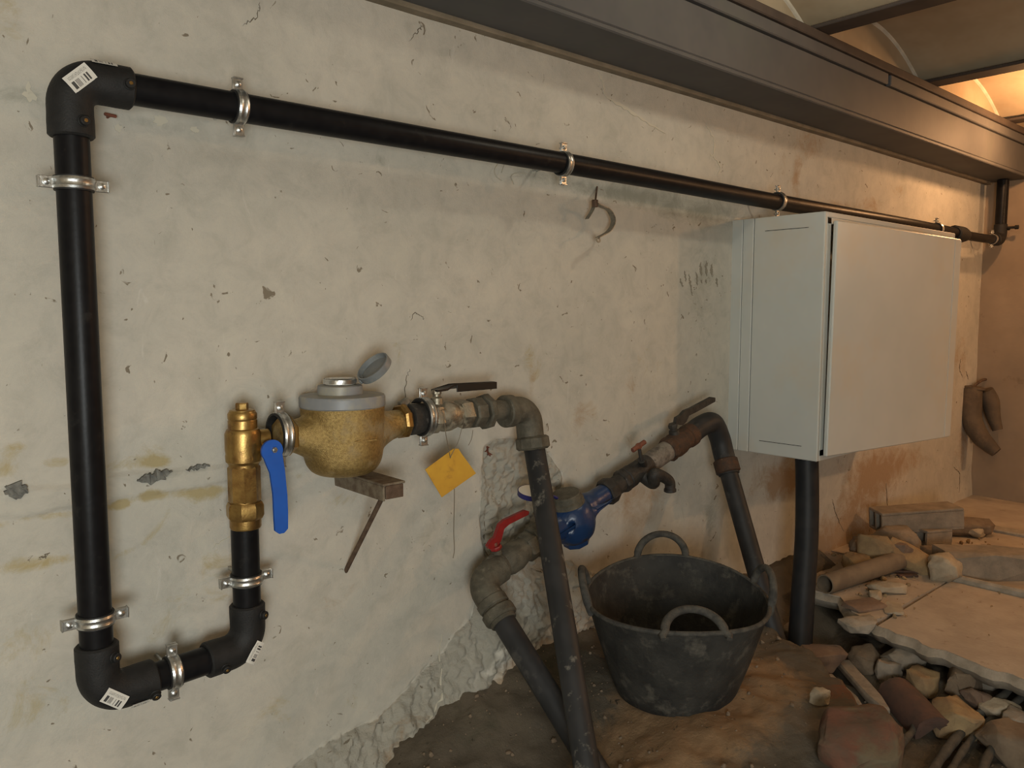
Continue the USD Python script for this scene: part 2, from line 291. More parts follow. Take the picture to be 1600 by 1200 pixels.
# ---------------------------------------------------------------- the long wall
def seg_d(px, pz, a, b):
    a, b = np.asarray(a), np.asarray(b); d = b - a; t = np.clip(((px - a[0]) * d[0] + (pz - a[1]) * d[1]) / (d @ d), 0, 1)
    return np.hypot(px - a[0] - t * d[0], pz - a[1] - t * d[1])
def wp(x, y): q = W(x, y); return (q[0], q[2])
def blob(X, Z, px, py, rx, ry, s=1.0, rotd=0):
    'soft patch of stain and painted shade; radii in photo pixels turned to metres at its depth'
    c = wp(px, py); e = wp(px + 1, py); f_ = wp(px, py + 1); mx, mz = abs(e[0] - c[0]), abs(f_[1] - c[1])
    dx, dz = (X - c[0]) / (rx * mx), (Z - c[1]) / (ry * mz)
    if rotd: a = math.radians(rotd); dx, dz = dx * math.cos(a) + dz * math.sin(a), -dx * math.sin(a) + dz * math.cos(a)
    return s * np.exp(-(dx * dx + dz * dz))
LEDGE = [wp(*q) for q in ((-60, 775), (60, 768), (200, 752), (300, 738), (360, 722), (470, 712), (560, 735), (640, 800))]
BASE = [wp(*q) for q in ((200, 1330), (440, 1195), (530, 1150), (620, 1085), (680, 1030), (735, 965), (752, 900), (790, 880), (850, 870), (905, 885), (960, 935), (1060, 950), (1200, 935), (1300, 895))]
def wall_fields(X, Z):
    p3 = np.stack([X, Z, np.zeros_like(X)], -1)
    wob = (fbm(p3 * 6, 4, 3) - .5) * .07
    zl = np.interp(X, [a[0] for a in LEDGE], [a[1] for a in LEDGE]) + wob * .6
    zb = np.interp(X, [a[0] for a in BASE], [a[1] for a in BASE]) + wob
    patch = Polygon([wp(*q) for q in ((757, 700), (775, 688), (842, 684), (875, 740), (880, 800), (860, 880), (800, 900), (760, 870), (752, 800))])
    import shapely
    cx, cz = patch.centroid.x, patch.centroid.y
    pw = np.asarray(patch.exterior.coords); sd = np.full(X.shape, 9.0)
    near = (abs(X - cx) < .35) & (abs(Z - cz) < .45)
    if near.any():
        xs, zs = X[near] + wob[near] * .25, Z[near] - wob[near] * .25
        dd = np.min([seg_d(xs, zs, pw[i], pw[i + 1]) for i in range(len(pw) - 1)], 0); inside = shapely.contains_xy(patch, xs, zs); sd[near] = np.where(inside, -dd, dd)
    inpatch = np.clip(.5 - sd / .012, 0, 1)
    below = np.clip((zb - Z) / .012 + .5, 0, 1)
    rough = np.maximum(inpatch, below)
    led = np.clip((zl - Z) / .10, 0, 1) * np.clip((1.35 - X) / .25, 0, 1)
    return rough, led, zl, zb, inpatch, below
def wall_surface(X, Z):
    p3 = np.stack([X, Z, np.zeros_like(X)], -1)
    rough, led, zl, zb, inpatch, below = wall_fields(X, Z)
    y = (fbm(p3 * 1.3, 3, 1) - .5) * .022 * np.clip(1.6 - Z + .3, .3, 1) + (fbm(p3 * 9, 4, 5) - .5) * .004
    hw = np.interp(X, [0, .35, .7, 1.2], [.040, .038, .034, .0])
    w2 = (fbm(p3 * 22, 3, 15) - .5) * .012
    stripe = np.clip((zl + w2 + .004 - Z) / .006, 0, 1) * np.clip((Z - (zl - hw * 1.4) - w2) / .010, 0, 1) * np.clip((1.1 - X) / .3, 0, 1)
    y0_ = stripe * .008
    lip = np.exp(-((Z - zl) / .02) ** 2) * (.5 + fbm(p3 * 5, 3, 9)) * .008 * np.clip((1.3 - X) / .2, 0, 1)
    lump = .8 * (fbm(p3 * 15, 5, 11) - .5) + .8 * (.22 - abs(fbm(p3 * 24, 3, 14) - .5) * 2) + .7 * (fbm(p3 * 75, 2, 13) - .5)
    y -= led * .012 + lip * .4 + y0_
    y += inpatch * .010 + rough * lump * .034
    y -= below * np.clip((zb - Z) / .16, 0, 1) ** .8 * .075
    y -= np.clip(.12 - Z, 0, 1) * .25 * np.clip(fbm(p3 * 3, 3, 21), 0, 1)
    y += .010 * np.exp(-((Z - 1.60 + .01 * np.sin(X * 3)) / .035) ** 2) * np.clip((fbm(p3 * V(3, 5, 1), 3, 31) - .35) * 3, 0, 1) * np.clip((1.1 - X) / .3, 0, 1)
    return y
def grid_mesh(us, vs, fn, flip=False):
    U, Vv = np.meshgrid(us, vs, indexing='ij'); P = fn(U, Vv); r, c = U.shape
    i, j = np.meshgrid(np.arange(r - 1), np.arange(c - 1), indexing='ij'); a = (i * c + j).ravel(); b = a + c
    f = np.vstack([np.stack([a, b, b + 1], 1), np.stack([a, b + 1, a + 1], 1)])
    if flip: f = f[:, ::-1]
    return trimesh.Trimesh(P.reshape(-1, 3), f, process=False), U.ravel(), Vv.ravel()
def masks_on(path, m1, m2):
    api = UsdGeom.PrimvarsAPI(stage.GetPrimAtPath(path))
    from pxr import Vt
    for nme, a in (('masks', m1), ('masks_more', m2)):
        api.CreatePrimvar(nme, Sdf.ValueTypeNames.Color3fArray, 'vertex').Set(Vt.Vec3fArray.FromNumpy(np.clip(a, 0, 1).astype(np.float32)))
XEND = 5.76
xs = np.concatenate([np.arange(-1.6, -.3, .04), np.arange(-.3, .8, .0085), np.arange(.8, 2.35, .0052), np.arange(2.35, 3.1, .0085), np.linspace(3.1, XEND + .02, 170)])
zs = np.concatenate([np.arange(-.45, -.05, .014), np.arange(-.05, .95, .0058), np.arange(.95, 1.75, .0085), np.linspace(1.75, 2.34, 34)])
wm, WX, WZ = grid_mesh(xs, zs, lambda X, Z: np.stack([X, wall_surface(X, Z), Z], -1))
wl = '/World/wall_left'; UsdGeom.Xform.Define(stage, wl); USED[wl] = 0
tag(wl, 'long stained cream plaster wall that carries the pipes', None, None, 'structure')
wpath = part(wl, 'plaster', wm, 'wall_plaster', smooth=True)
rough, led, zl, zb, inpatch, below = wall_fields(WX, WZ)
def line_stain(pts, w, s):
    q = [wp(*a) for a in pts]; d = np.min([seg_d(WX, WZ, q[i], q[i + 1]) for i in range(len(q) - 1)], 0); return s * np.exp(-(d / w) ** 2)
och = sum(blob(WX, WZ, *b) for b in ((25, 700, 30, 14, .42), (10, 735, 30, 16, .40), (90, 722, 30, 12, .42), (200, 725, 60, 14, .36), (250, 722, 22, 8, .42), (250, 690, 40, 24, .30), (310, 775, 40, 18, .46), (230, 772, 22, 10, .42), (190, 787, 20, 10, .42), (20, 885, 60, 16, .32), (95, 872, 50, 12, .36), (330, 880, 60, 34, .26),
    (60, 1000, 100, 60, .26), (40, 1110, 90, 50, .27), (300, 960, 90, 60, .22), (420, 1090, 70, 60, .2), (390, 950, 30, 60, .25), (620, 560, 22, 60, .27), (830, 570, 25, 50, .36), (15, 20, 50, 90, .3), (1010, 560, 30, 80, .27), (120, 280, 16, 22, .36), (1320, 560, 60, 120, .2), (540, 780, 60, 18, .32), (500, 1000, 20, 60, .24), (560, 1080, 50, 60, .24)))
och = och + line_stain(((-40, 826), (30, 812), (70, 804), (120, 800), (190, 788)), .012, .36) + line_stain(((175, 872), (215, 852), (245, 825), (262, 798)), .012, .34) + line_stain(((230, 776), (300, 768), (350, 764), (470, 742)), .012, .26) + .12 * np.clip((.95 - WZ), 0, .5) * np.clip((1.6 - WX), 0, 1)
mou_shade = sum(blob(WX, WZ, *b) for b in ((1080, 325, 130, 26, .5), (960, 300, 90, 16, .4), (1100, 450, 50, 120, .35), (840, 272, 60, 14, .4), (600, 250, 160, 14, .28), (250, 195, 120, 16, .36), (30, 150, 60, 22, .42), (1110, 800, 20, 50, .45), (1060, 815, 14, 50, .35), (1150, 780, 14, 80, .4),  # mould, plus the top pipe's shadow painted as a dark band below it
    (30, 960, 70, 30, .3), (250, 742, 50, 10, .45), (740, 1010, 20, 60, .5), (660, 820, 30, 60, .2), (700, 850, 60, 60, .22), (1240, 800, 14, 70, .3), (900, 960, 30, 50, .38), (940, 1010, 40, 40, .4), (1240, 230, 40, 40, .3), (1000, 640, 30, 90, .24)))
rus = sum(blob(WX, WZ, *b) for b in ((1245, 285, 9, 45, .5), (1270, 222, 30, 40, .46), (1220, 255, 20, 60, .25), (1310, 330, 24, 24, .5), (1360, 320, 24, 18, .46), (1405, 300, 20, 14, .35), (1230, 755, 40, 30, .52), (1200, 740, 70, 40, .3), (1360, 745, 50, 60, .48), (1330, 840, 50, 60, .5), (1270, 860, 40, 40, .45), (1420, 720, 60, 30, .4), (980, 800, 80, 60, .26),
    (830, 590, 10, 60, .35), (985, 645, 12, 90, .36), (920, 640, 24, 30, .34), (1010, 760, 50, 50, .25), (460, 470, 5, 20, .4), (700, 1130, 60, 40, .45), (620, 1130, 40, 30, .35), (545, 880, 16, 60, .25), (515, 940, 60, 26, .3), (900, 660, 12, 30, .3), (1500, 560, 16, 40, .42), (1505, 690, 14, 60, .4)))
mortar = np.maximum(inpatch * .9, below * np.clip(.52 - (zb - WZ) * .9, .2, .52))
masks_on(wpath, np.stack([och, mou_shade + np.maximum(below, inpatch) * .34 * np.clip((fbm(np.stack([WX, WZ, WX * 0], -1) * 9, 4, 41) - .45) * 5, 0, 1), mortar], 1), np.stack([rus + below * .52 * np.clip((fbm(np.stack([WX, WZ, WX * 0], -1) * 6, 4, 43) - .42) * 5, 0, 1) + below * np.clip(.08 - WZ, 0, .2) * 1.2, rus * 0, rus * 0], 1))

def ribbon(pxs, w, seed, d=.0012):
    'a thin irregular crack lying on the plaster'
    q = np.array([wp(*a) for a in pxs]); q = curve(np.c_[q, np.zeros(len(q))], 9)[:, :2]; r = np.random.default_rng(seed)
    q += r.normal(size=q.shape) * .0022; t = np.gradient(q, axis=0); nn = np.stack([-t[:, 1], t[:, 0]], 1); nn /= np.linalg.norm(nn, axis=1, keepdims=True) + 1e-9
    ww = w * r.uniform(.25, 1, (len(q), 1)) * np.sin(np.linspace(.15, np.pi - .15, len(q)))[:, None]
    a, b = q + nn * ww, q - nn * ww; k = len(q)
    def lift(z, off): return np.stack([z[:, 0], wall_surface(z[:, 0], z[:, 1]) - off, z[:, 1]], 1)
    rings = np.stack([lift(a, d), lift(b, d), lift(b, -.004), lift(a, -.004)], 1)
    return grid_tube(rings)
for k, (pts, w) in enumerate((([(640, 500), (650, 488), (662, 500)], .0012), ([(380, 40), (402, 25), (406, 5)], .0016),
        ([(640, 65), (655, 45), (660, 40)], .0016), ([(757, 790), (764, 850), (758, 905)], .0018), ([(1300, 780), (1306, 800), (1318, 830)], .004), ([(1502, 560), (1500, 575), (1504, 590)], .006), ([(1509, 580), (1513, 592)], .006),
        ([(1490, 730), (1500, 742), (1497, 770)], .006), ([(1385, 755), (1386, 800)], .006), ([(825, 888), (850, 889)], .0018), ([(60, 871), (68, 868), (76, 862)], .0022), ([(640, 575), (632, 610), (640, 660)], .0012))):
    part(wl, 'crack', ribbon(pts, w, 50 + k), 'crack_dark', 'thin dark crack in the plaster', smooth=False)
for k, (pts, w) in enumerate((([(5, 767), (24, 765), (40, 760)], .022), ([(212, 750), (238, 744), (266, 736)], .016), ([(290, 733), (310, 729), (326, 726)], .006))):
    part(wl, 'mortar_chip', ribbon(pts, w, 70 + k, .0085), 'grey_chip', 'grey mortar showing where the plaster ledge has chipped', smooth=False)
part(wl, 'brick_chip', ribbon([(764, 698), (765, 705), (768, 714)], .010, 77, .004), 'red_brown', 'sliver of red brick showing in the bare mortar', smooth=False)
# white scrapes and the print of a hand in plaster
for k, (pts, w) in enumerate((([(930, 110), (940, 125), (945, 150)], .006), ([(945, 150), (985, 175), (1040, 210)], .008), ([(1110, 240), (1125, 260), (1120, 275)], .007), ([(1100, 190), (1115, 220), (1112, 250)], .006), ([(182, 205), (190, 195)], .010), ([(240, 190), (262, 188)], .016), ([(300, 200), (310, 205)], .010), ([(45, 130), (46, 160)], .016), ([(470, 620), (500, 600), (520, 592)], .003), ([(330, 855), (360, 835)], .002), ([(690, 990), (672, 1080), (640, 1120)], .0022))):
    part(wl, 'plaster_scrape', ribbon(pts, w, 90 + k, .0016), 'plaster_smear', 'pale scrape of plaster', smooth=False)
for k, (a, b, w) in enumerate((((1062, 436), (1066, 448), .007), ((1069, 424), (1071, 440), .006), ((1076, 428), (1081, 462), .007), ((1087, 425), (1089, 446), .006), ((1094, 410), (1095, 430), .012), ((1103, 408), (1103, 430), .011), ((1111, 413), (1112, 432), .010), ((1119, 434), (1121, 448), .008), ((1095, 438), (1096, 442), .006), ((1102, 438), (1103, 441), .006))):
    part(wl, 'hand_smear', ribbon((a, ((a[0] + b[0]) / 2, (a[1] + b[1]) / 2), b), w, 130 + k, .0016), 'print_grime', 'dark finger smear of a hand print', smooth=False)

# ---------------------------------------------------------------- far wall, ground, slabs
fm, FY, FZ = grid_mesh(np.arange(-4.0, .06, .03), np.arange(-.4, 2.7, .03), lambda Y, Z: np.stack([XEND + (fbm(np.stack([Y, Z, Z * 0], -1) * 3, 4, 61) - .5) * .03, Y, Z], -1), flip=True)
solo('wall_far', fm, 'far_plaster', 'brown stained plaster end wall beyond the cabinet', None, None, 'structure', smooth=True)
solo('wall_right', box2(-1.7, 5.9, -4.1, -4.0, -.4, 2.7), 'vault_plaster', 'cellar wall behind the camera side', None, None, 'structure')
solo('wall_near', box2(-1.7, -1.6, -4.0, .05, -.4, 2.7), 'vault_plaster', 'cellar wall to the left of the camera', None, None, 'structure')

SLAB_EDGE = [(.03, 3.22), (-.10, 3.30), (-.22, 3.17), (-.36, 3.20), (-.47, 3.05), (-.60, 3.02), (-.70, 2.985), (-.84, 2.955), (-.98, 2.93), (-1.12, 2.915), (-1.3, 2.90), (-1.7, 2.93), (-2.4, 2.9), (-4.0, 2.9)]
def slab_edge(y): return np.interp(-np.asarray(y), [-a[0] for a in SLAB_EDGE], [a[1] for a in SLAB_EDGE])
def ground_z(X, Y):
    p = np.stack([X, Y, np.zeros_like(X)], -1)
    wob = (fbm(p * 4, 4, 71) - .5)
    mound = .03 + .05 * np.clip((X - .9) / .8, 0, 1) + .035 * np.exp(-((X - 2.1) ** 2 + (Y + .72) ** 2) / .09)
    mound = mound - .11 * np.clip((1.42 - X) / .35, 0, 1)
    mound = mound + .05 * np.exp(-(Y / .16) ** 2) * np.clip((X - 1.5) / .2, 0, 1) * np.clip((2.1 - X) / .2, 0, 1)
    xe = np.interp(-Y, [0, .3, .5, .7, .85, .96, 1.08, 1.3, 4], [2.90, 2.64, 2.48, 2.38, 2.22, 2.10, 1.93, 1.75, 1.7]) + wob * .12
    down = np.clip((X - xe) / .10, 0, 1); down = down * down * (3 - 2 * down)
    depth = .26 * np.clip((-Y - .02) / .35, .12, 1) + .05 * wob
    back = np.clip((X - slab_edge(Y) + .16) / .16, 0, 1) * np.clip((-Y) / .5, 0, 1)
    z = mound * (1 - down) + (mound - depth + back * .06) * down
    z -= .15 * np.clip((-Y - 1.0) / .6, 0, 1) * (1 - down) * np.clip((1.6 - X) / .6, 0, 1)
    z -= .085 * np.exp(-((X - 1.43) ** 2 + (Y + .42) ** 2) / .05)
    return z + wob * .05 + (fbm(p * 18, 4, 77) - .5) * .026
gm, GX, GY = grid_mesh(np.arange(-1.6, 3.6, .0125), np.arange(-2.6, .06, .0125), lambda X, Y: np.stack([X, Y, ground_z(X, Y)], -1))
gp = solo('ground', gm, 'soil', 'bare earth floor with a mound and a dug trench', None, None, 'structure', smooth=True)
gq = np.stack([GX, GY, GX * 0], -1); gn = fbm(gq * 3, 4, 81)
def gblob(px, py, z, r, s): c = G(px, py, z); return s * np.exp(-((GX - c[0]) ** 2 + (GY - c[1]) ** 2) / r ** 2)
masks_on(gp, np.stack([gblob(1090, 1130, .05, .24, .75) + gblob(1000, 1180, .05, .18, .6) + gblob(1180, 1080, .05, .18, .6), .25 * (GX > 2.5) + gblob(880, 1010, .12, .22, .42) + gblob(740, 1120, .05, .16, .35) + gblob(1230, 1130, 0, .15, .3), gblob(1230, 1010, .05, .14, .3) + np.clip(.34 - gn, 0, .2) * 1.4 + gblob(590, 1190, .05, .2, .35)], 1),
         np.stack([gblob(1320, 1130, 0, .10, .5) + gblob(1040, 1190, .03, .07, .3), GX * 0, GX * 0], 1))

fl = '/World/floor'; UsdGeom.Xform.Define(stage, fl); USED[fl] = 0; tag(fl, 'dusty concrete floor slabs with a broken edge', None, None, 'structure')
def slab(poly, z0, z1, seed):
    q = []
    e = np.asarray(poly, float)
    for i in range(len(e)):
        a, b = e[i], e[(i + 1) % len(e)]; n = max(2, int(np.linalg.norm(b - a) / .03)); q += [a + (b - a) * t for t in np.linspace(0, 1, n, endpoint=False)]
    P = Polygon(q); top = trimesh.creation.extrude_polygon(P, z1 - z0, engine='earcut'); top.apply_translation((0, 0, z0)); return top
edge = []
for (y0, x0), (y1, x1) in zip(SLAB_EDGE[:-1], SLAB_EDGE[1:]):
    n = max(2, int(abs(y1 - y0) / .018))
    for t in np.linspace(0, 1, n, endpoint=False):
        y = y0 + (y1 - y0) * t; edge.append((x0 + (x1 - x0) * t + (noise(V(y * 28, 3.3, 0)) - .5) * .045, y))
edge.append((2.9, -4.0))
XR, YJ = 3.79, -.58          # the ridge between slabs runs across the room, a joint runs along it
left = [e for e in edge if e[1] > YJ]; right = [e for e in edge if e[1] <= YJ - .006]
jit = lambda y0, y1, x, s: [(x + (noise(V(y * 25, s, 0)) - .5) * .012, y) for y in np.linspace(y0, y1, 30)]
part(fl, 'slab', slab(left + [(3.1, YJ), (3.4, YJ + .004), (XR - .02, YJ)] + jit(YJ, .03, XR - .02, 5), -.055, 0, 1), 'concrete')
part(fl, 'slab', slab([(3.0, YJ - .008)][:0] + right + jit(-4.0, YJ - .008, XR - .02, 5), -.055, -.004, 2), 'concrete')
part(fl, 'slab', slab([(XR + .02, -4.0), (4.84, -4.0), (4.84, .03), (XR + .02, .03)], -.055, -.006, 3), 'concrete')
part(fl, 'slab', slab([(4.84, -4.0), (XEND + .05, -4.0), (XEND + .05, .03), (4.84, .03)], -.06, -.022, 4), 'concrete')
rg = tube([(XR, y, .000 + .006 * noise(V(y * 9, 0, 0))) for y in np.linspace(-4, -.45, 90)], .024, 10); part(fl, 'mortar_ridge', rg, 'concrete_edge', 'raised grey mortar ridge between slabs')
# broken under-edge of the slab towards the trench
ue = np.array([(x, y) for x, y in edge if y < -.06]); ring = []
for x, y in ue:
    k = fbm(V(y * 14, 1, 2), 3, 5); ring.append([(x - .004, y, -.004), (x - .022 - .02 * k, y, -.022 - .01 * k), (x - .012 + .02 * k, y, -.055 - .015 * k), (x + .05, y, -.07)])
part(fl, 'broken_edge', grid_tube(np.array(ring)), 'concrete_edge', 'rough broken grey concrete edge', smooth=50)
part(fl, 'sub_base', box2(3.32, XEND + .05, -4.0, .03, -.3, -.056), 'tan_dirt')
# low kerb in front of the end wall
part(fl, 'kerb', box2(4.80, 4.90, -4.0, -.19, -.05, .012, .006), 'concrete_edge', 'low dark kerb across the floor before the end wall')

# ---------------------------------------------------------------- beam, joists, vaults
cl = '/World/ceiling'; UsdGeom.Xform.Define(stage, cl); USED[cl] = 0; tag(cl, 'cream plastered shallow vaults between steel joists', None, None, 'structure')
JX = [-1.66, -.48, .70, 1.88, 3.055, 4.155, 5.31]
ZS, RISE = 2.325, .17
def vault(x0, x1):
    n = 22; t = np.linspace(0, 1, n); x = x0 + (x1 - x0) * t; z = ZS + RISE * (1 - (2 * t - 1) ** 2)
    y = np.linspace(-4.05, .06, 60); inner = np.array([[(a, b, c + .006 * (noise(V(a * 5, b * 3, 1)) - .5)) for b in y] for a, c in zip(x, z)])
    outer = inner + V(0, 0, .06); r, c, _ = inner.shape
    i, j = np.meshgrid(np.arange(r - 1), np.arange(c - 1), indexing='ij'); a = (i * c + j).ravel(); b = a + c
    f = np.vstack([np.stack([a, b + 1, b], 1), np.stack([a, a + 1, b + 1], 1)]); m = trimesh.Trimesh(np.vstack([inner.reshape(-1, 3), outer.reshape(-1, 3)]), np.vstack([f, f[:, ::-1] + r * c]), process=False); return m
for k in range(len(JX)):
    x0, x1 = JX[k] + .0, (JX[k + 1] if k + 1 < len(JX) else JX[k] + 1.15)
    part(cl, 'vault', vault(x0, x1), 'vault_plaster', smooth=60)
    t = np.linspace(.02, .98, 26); part(cl, 'vault_seam', tube(np.stack([x0 + (x1 - x0) * t, np.full(26, -.195), ZS + RISE * (1 - (2 * t - 1) ** 2) - .002], 1), .011, 8), 'vault_seam', 'pale curved plaster seam where a vault meets the wall')
part(wl, 'wall_top', box2(-1.6, XEND, -.195, .03, 2.30, 2.62), 'vault_plaster', 'plastered masonry above the beam')

bm = thing('steel_beam', 'long dark grey painted steel beam running along the top of the wall', 'beam', (2.0, -.12, 2.03))
X0, X1 = -1.6, XEND - .005
def strip(y0, y1, z0, z1, b=.004, x0=X0, x1=X1): return box2(x0, x1, y0, y1, z0, z1, b)
part(bm, 'lower_flange', strip(-.25, -.035, 2.03, 2.048), 'beam_paint')
part(bm, 'web', strip(-.248, -.232, 2.0485, 2.212), 'beam_paint')
part(bm, 'upper_plate', strip(-.262, -.236, 2.214, 2.262, x1=3.67), 'beam_paint')
part(bm, 'upper_plate', strip(-.262, -.236, 2.214, 2.262, x0=3.695), 'beam_paint')
part(bm, 'top_flange', strip(-.272, -.05, 2.264, 2.30), 'beam_flange')
part(bm, 'plaster_fillet', strip(-.036, .01, 2.018, 2.05), 'beam_plaster', 'thin tan plaster strip along the back of the beam')
for k, (x, lab) in enumerate(((3.055, 'dark ceiling joist nearest the camera of those above the beam'), (4.155, 'dark ceiling joist above the right-hand part of the beam, second of three'), (5.31, 'dark ceiling joist at the far right end of the beam'), (1.88, None), (.70, None), (-.48, None))):
    j = thing('ceiling_joist', lab or 'dark steel ceiling joist above and behind the photographer', 'joist', (x, -2.1, 2.302), group=None if lab else 'joists outside the frame')
    part(j, 'flange', box2(x - .058, x + .058, -4.0, -.20, 2.301, 2.316, .003), 'beam_flange')
    part(j, 'web', box2(x - .006, x + .006, -4.0, -.20, 2.3165, 2.42, .002), 'beam_flange')

# ---------------------------------------------------------------- black polyethylene pipe run
RP = .0315
TL, BL, BR = V(.397, -.14, 1.648), V(.397, -.14, .410), V(.727, -.112, .412)
ex, ez, ey = V(1, 0, 0), V(0, 0, 1), V(0, 1, 0)
run = thing('water_pipe', 'new black plastic water pipe with moulded elbows running round the wall', 'pipe', (.397, -.14, .37))
lk = unit(BR - BL)
part(run, 'pipe', cyl(BL + ez * .05, TL - ez * .05, RP), 'pe_pipe')
far = V(5.34, -.13, 1.645)
top_pts = [TL + ex * .05, V(1.5, -.14, 1.651), V(2.1, -.14, 1.651), V(2.94, -.14, 1.646), V(4.3, -.135, 1.648), far - ex * .3]
part(run, 'pipe', tube(curve(top_pts, 14), RP, 28), 'pe_pipe')
part(run, 'pipe', cyl(BL + lk * .05, BR - lk * .04, RP), 'pe_pipe')
part(run, 'pipe', cyl(BR + ez * .04, V(.727, -.112, .715), RP), 'pe_pipe')
def fusion_elbow(P, d1, d2, leg, r, r_pipe, stubs, name='elbow'):
    'moulded elbow: legs along d1 and d2 from the corner, sockets ending square'
    d1, d2 = unit(d1), unit(d2); c = .052
    b = bend(P, -d1, d2, c, 16)
    pts = [P + d1 * leg, P + d1 * (leg - .004)] + [P + d1 * (c + (leg - .008 - c) * t) for t in (.95, .6, .3, .03)] + list(b[1:-1]) + [P + d2 * (c + (leg - .008 - c) * t) for t in (.03, .3, .6, .95)] + [P + d2 * (leg - .004), P + d2 * leg]
    pts = np.array(pts); n = len(pts); rad = np.full(n, r); rad[[0, -1]] = r - .004; rad[4:-4] = r * .985
    e = part(run, name, tube(pts, rad, 32), 'pe_elbow', smooth=40)
    for (base, dirn) in stubs:
        base = np.asarray(base); d = unit(dirn)
        part(e, 'terminal', cat_([cyl(base, base + d * .014, .0095), cyl(base + d * .002, base + d * .006, .0115)]), 'pe_elbow')
        part(e, 'terminal_pin', cyl(base + d * .010, base + d * .0146, .0045), 'brass', 'brass contact pin')
    return e
out = V(0, -1, 0)
e1 = fusion_elbow(TL, -ez, ex, .112, .0415, RP, [(TL - ez * .085 + V(.012, -.036, 0), V(.25, -1, 0)), (TL + ex * .098 + V(0, -.038, -.002), V(0, -1, .05))])
e2 = fusion_elbow(BL, ez, lk, .112, .0415, RP, [(BL + ez * .088 + V(.022, -.032, 0), V(.5, -1, 0)), (BL + lk * .102 + V(0, -.034, -.018), V(0, -1, -.45))])
e3 = fusion_elbow(BR, -lk, ez, .105, .0405, RP, [(BR - lk * .072 + V(0, -.034, -.014), V(0, -1, -.35)), (BR + ez * .082 + V(.020, -.033, 0), V(.5, -1, 0))])
def sticker(e, c, u, v, w, h, r=None):
    'flat printed label bent round the pipe about the axis u'
    u, v = unit(u), unit(v); n = unit(np.cross(u, v)); nu, nv = 2, 9; P, T = [], []
    for i in range(nu):
        for j in range(nv):
            s, t = (i / (nu - 1) - .5) * w, (j / (nv - 1) - .5) * h
            q = c + u * s + (v * (r * math.sin(t / r)) + n * (r * (math.cos(t / r) - 1)) if r else v * t); P.append(q); T.append((i / (nu - 1), j / (nv - 1)))
    f = [];
    for i in range(nu - 1):
        for j in range(nv - 1): a = i * nv + j; f += [(a, a + nv, a + nv + 1), (a, a + nv + 1, a + 1)]
    P = np.array(P); k = len(P); f = np.array(f)
    m = trimesh.Trimesh(np.vstack([P + n * .0006, P]), np.vstack([f, f[:, ::-1] + k]), process=False)
    part(e, 'sticker', m, 'sticker', 'white printed barcode sticker', smooth=False, uv=np.array(T + T))
k45 = unit(V(1, 0, 1)); m45 = unit(V(1, 0, -1)); 
sticker(e1, TL + V(.010, -.0424, -.006), unit(V(1, 0, .95)), unit(V(-.95, 0, 1)), .054, .033, .06)
sticker(e1, TL + V(.058, -.022, .0372), ex, unit(V(0, .85, .5)), .046, .020, .0415)
sticker(e2, BL + V(.019, -.0424, .003), unit(V(1, .05, -.85)), unit(V(.85, 0, 1)), .050, .030, .06)
sticker(e2, BL + V(.072, -.027, -.0312), lk, unit(V(0, -.75, .65)), .036, .018, .0415)
sticker(e3, BR + V(.000, -.0400, -.002), unit(V(.7, .1, 1)), unit(V(-1, -.15, .7)), .052, .024, .042)
# coupling, far elbow and riser at the end of the wall
part(run, 'coupling', lathe([(0, .037), (.006, .045), (.12, .045), (.17, .036), (.2, .026)], far - ex * .46, ex, 32), 'pe_elbow')
part(run, 'pipe', tube([far - ex * .31, far], .0255, 24), 'pe_pipe')
FE = V(5.66, -.125, 1.652)
part(run, 'pipe', tube([far, FE - ex * .05], .0255, 24), 'pe_pipe')
e4 = fusion_elbow(FE, -ex, ez, .10, .038, RP, [(FE + ez * .07 + V(.01, -.036, 0), V(.5, -1, 0))])
part(run, 'pipe', cyl(FE + ez * .06, V(5.66, -.125, 2.026), .0335), 'pe_pipe')
part(run, 'drain_stub', cat_([cyl(FE + V(0, -.03, .075), FE + V(.0, -.085, .075), .008), cyl(FE + V(0, -.08, .075), FE + V(0, -.10, .075), .013)]), 'pe_elbow')

# ---------------------------------------------------------------- galvanised pipe clamps (local: pipe along x, ears along z, wall towards +y)
def clamp_parts(parent, r, w=.022, stud=.10):
    prof = [(-w / 2, r + .0028), (-w / 2, r + .0058), (-w * .28, r + .0075), (-w * .1, r + .0058), (w * .1, r + .0058), (w * .28, r + .0075), (w / 2, r + .0058), (w / 2, r + .0028)]
    full = band(prof, V(0, 0, 0), ex, 56)
    def half(s):
        v = full.vertices; keep = (v[full.faces][:, :, 1].mean(1) * s > 0); m = full.submesh([np.nonzero(keep)[0]], append=True)
        ears = [rbox((0, s * .0025, k * (r + .016)), (w, .0035, .030), b=.001) for k in (-1, 1)]
        lips = [rbox((0, s * .0045, k * (r + .030)), (w, .007, .003), b=.001) for k in (-1, 1)]
        return cat_([m] + ears + lips)
    part(parent, 'band', half(-1), 'zinc', smooth=40); part(parent, 'band', half(1), 'zinc', smooth=40)
    for k in (-1, 1):
        part(parent, 'screw', cat_([lathe([(0, .0065), (.003, .0062), (.0048, .003)], V(0, -.0042, k * (r + .017)), V(0, -1, 0), 16), cyl((0, .0, k * (r + .017)), (0, .016, k * (r + .017)), .003, 10)]), 'zinc')
    part(parent, 'rubber_lining', band([(-w * .62, r - .001), (-w * .62, r + .004), (w * .62, r + .004), (w * .62, r - .001)], V(0, 0, 0), ex, 48), 'rubber')
    if stud: part(parent, 'stud', cyl((0, r + .006, 0), (0, r + stud, 0), .0045, 12), 'zinc')
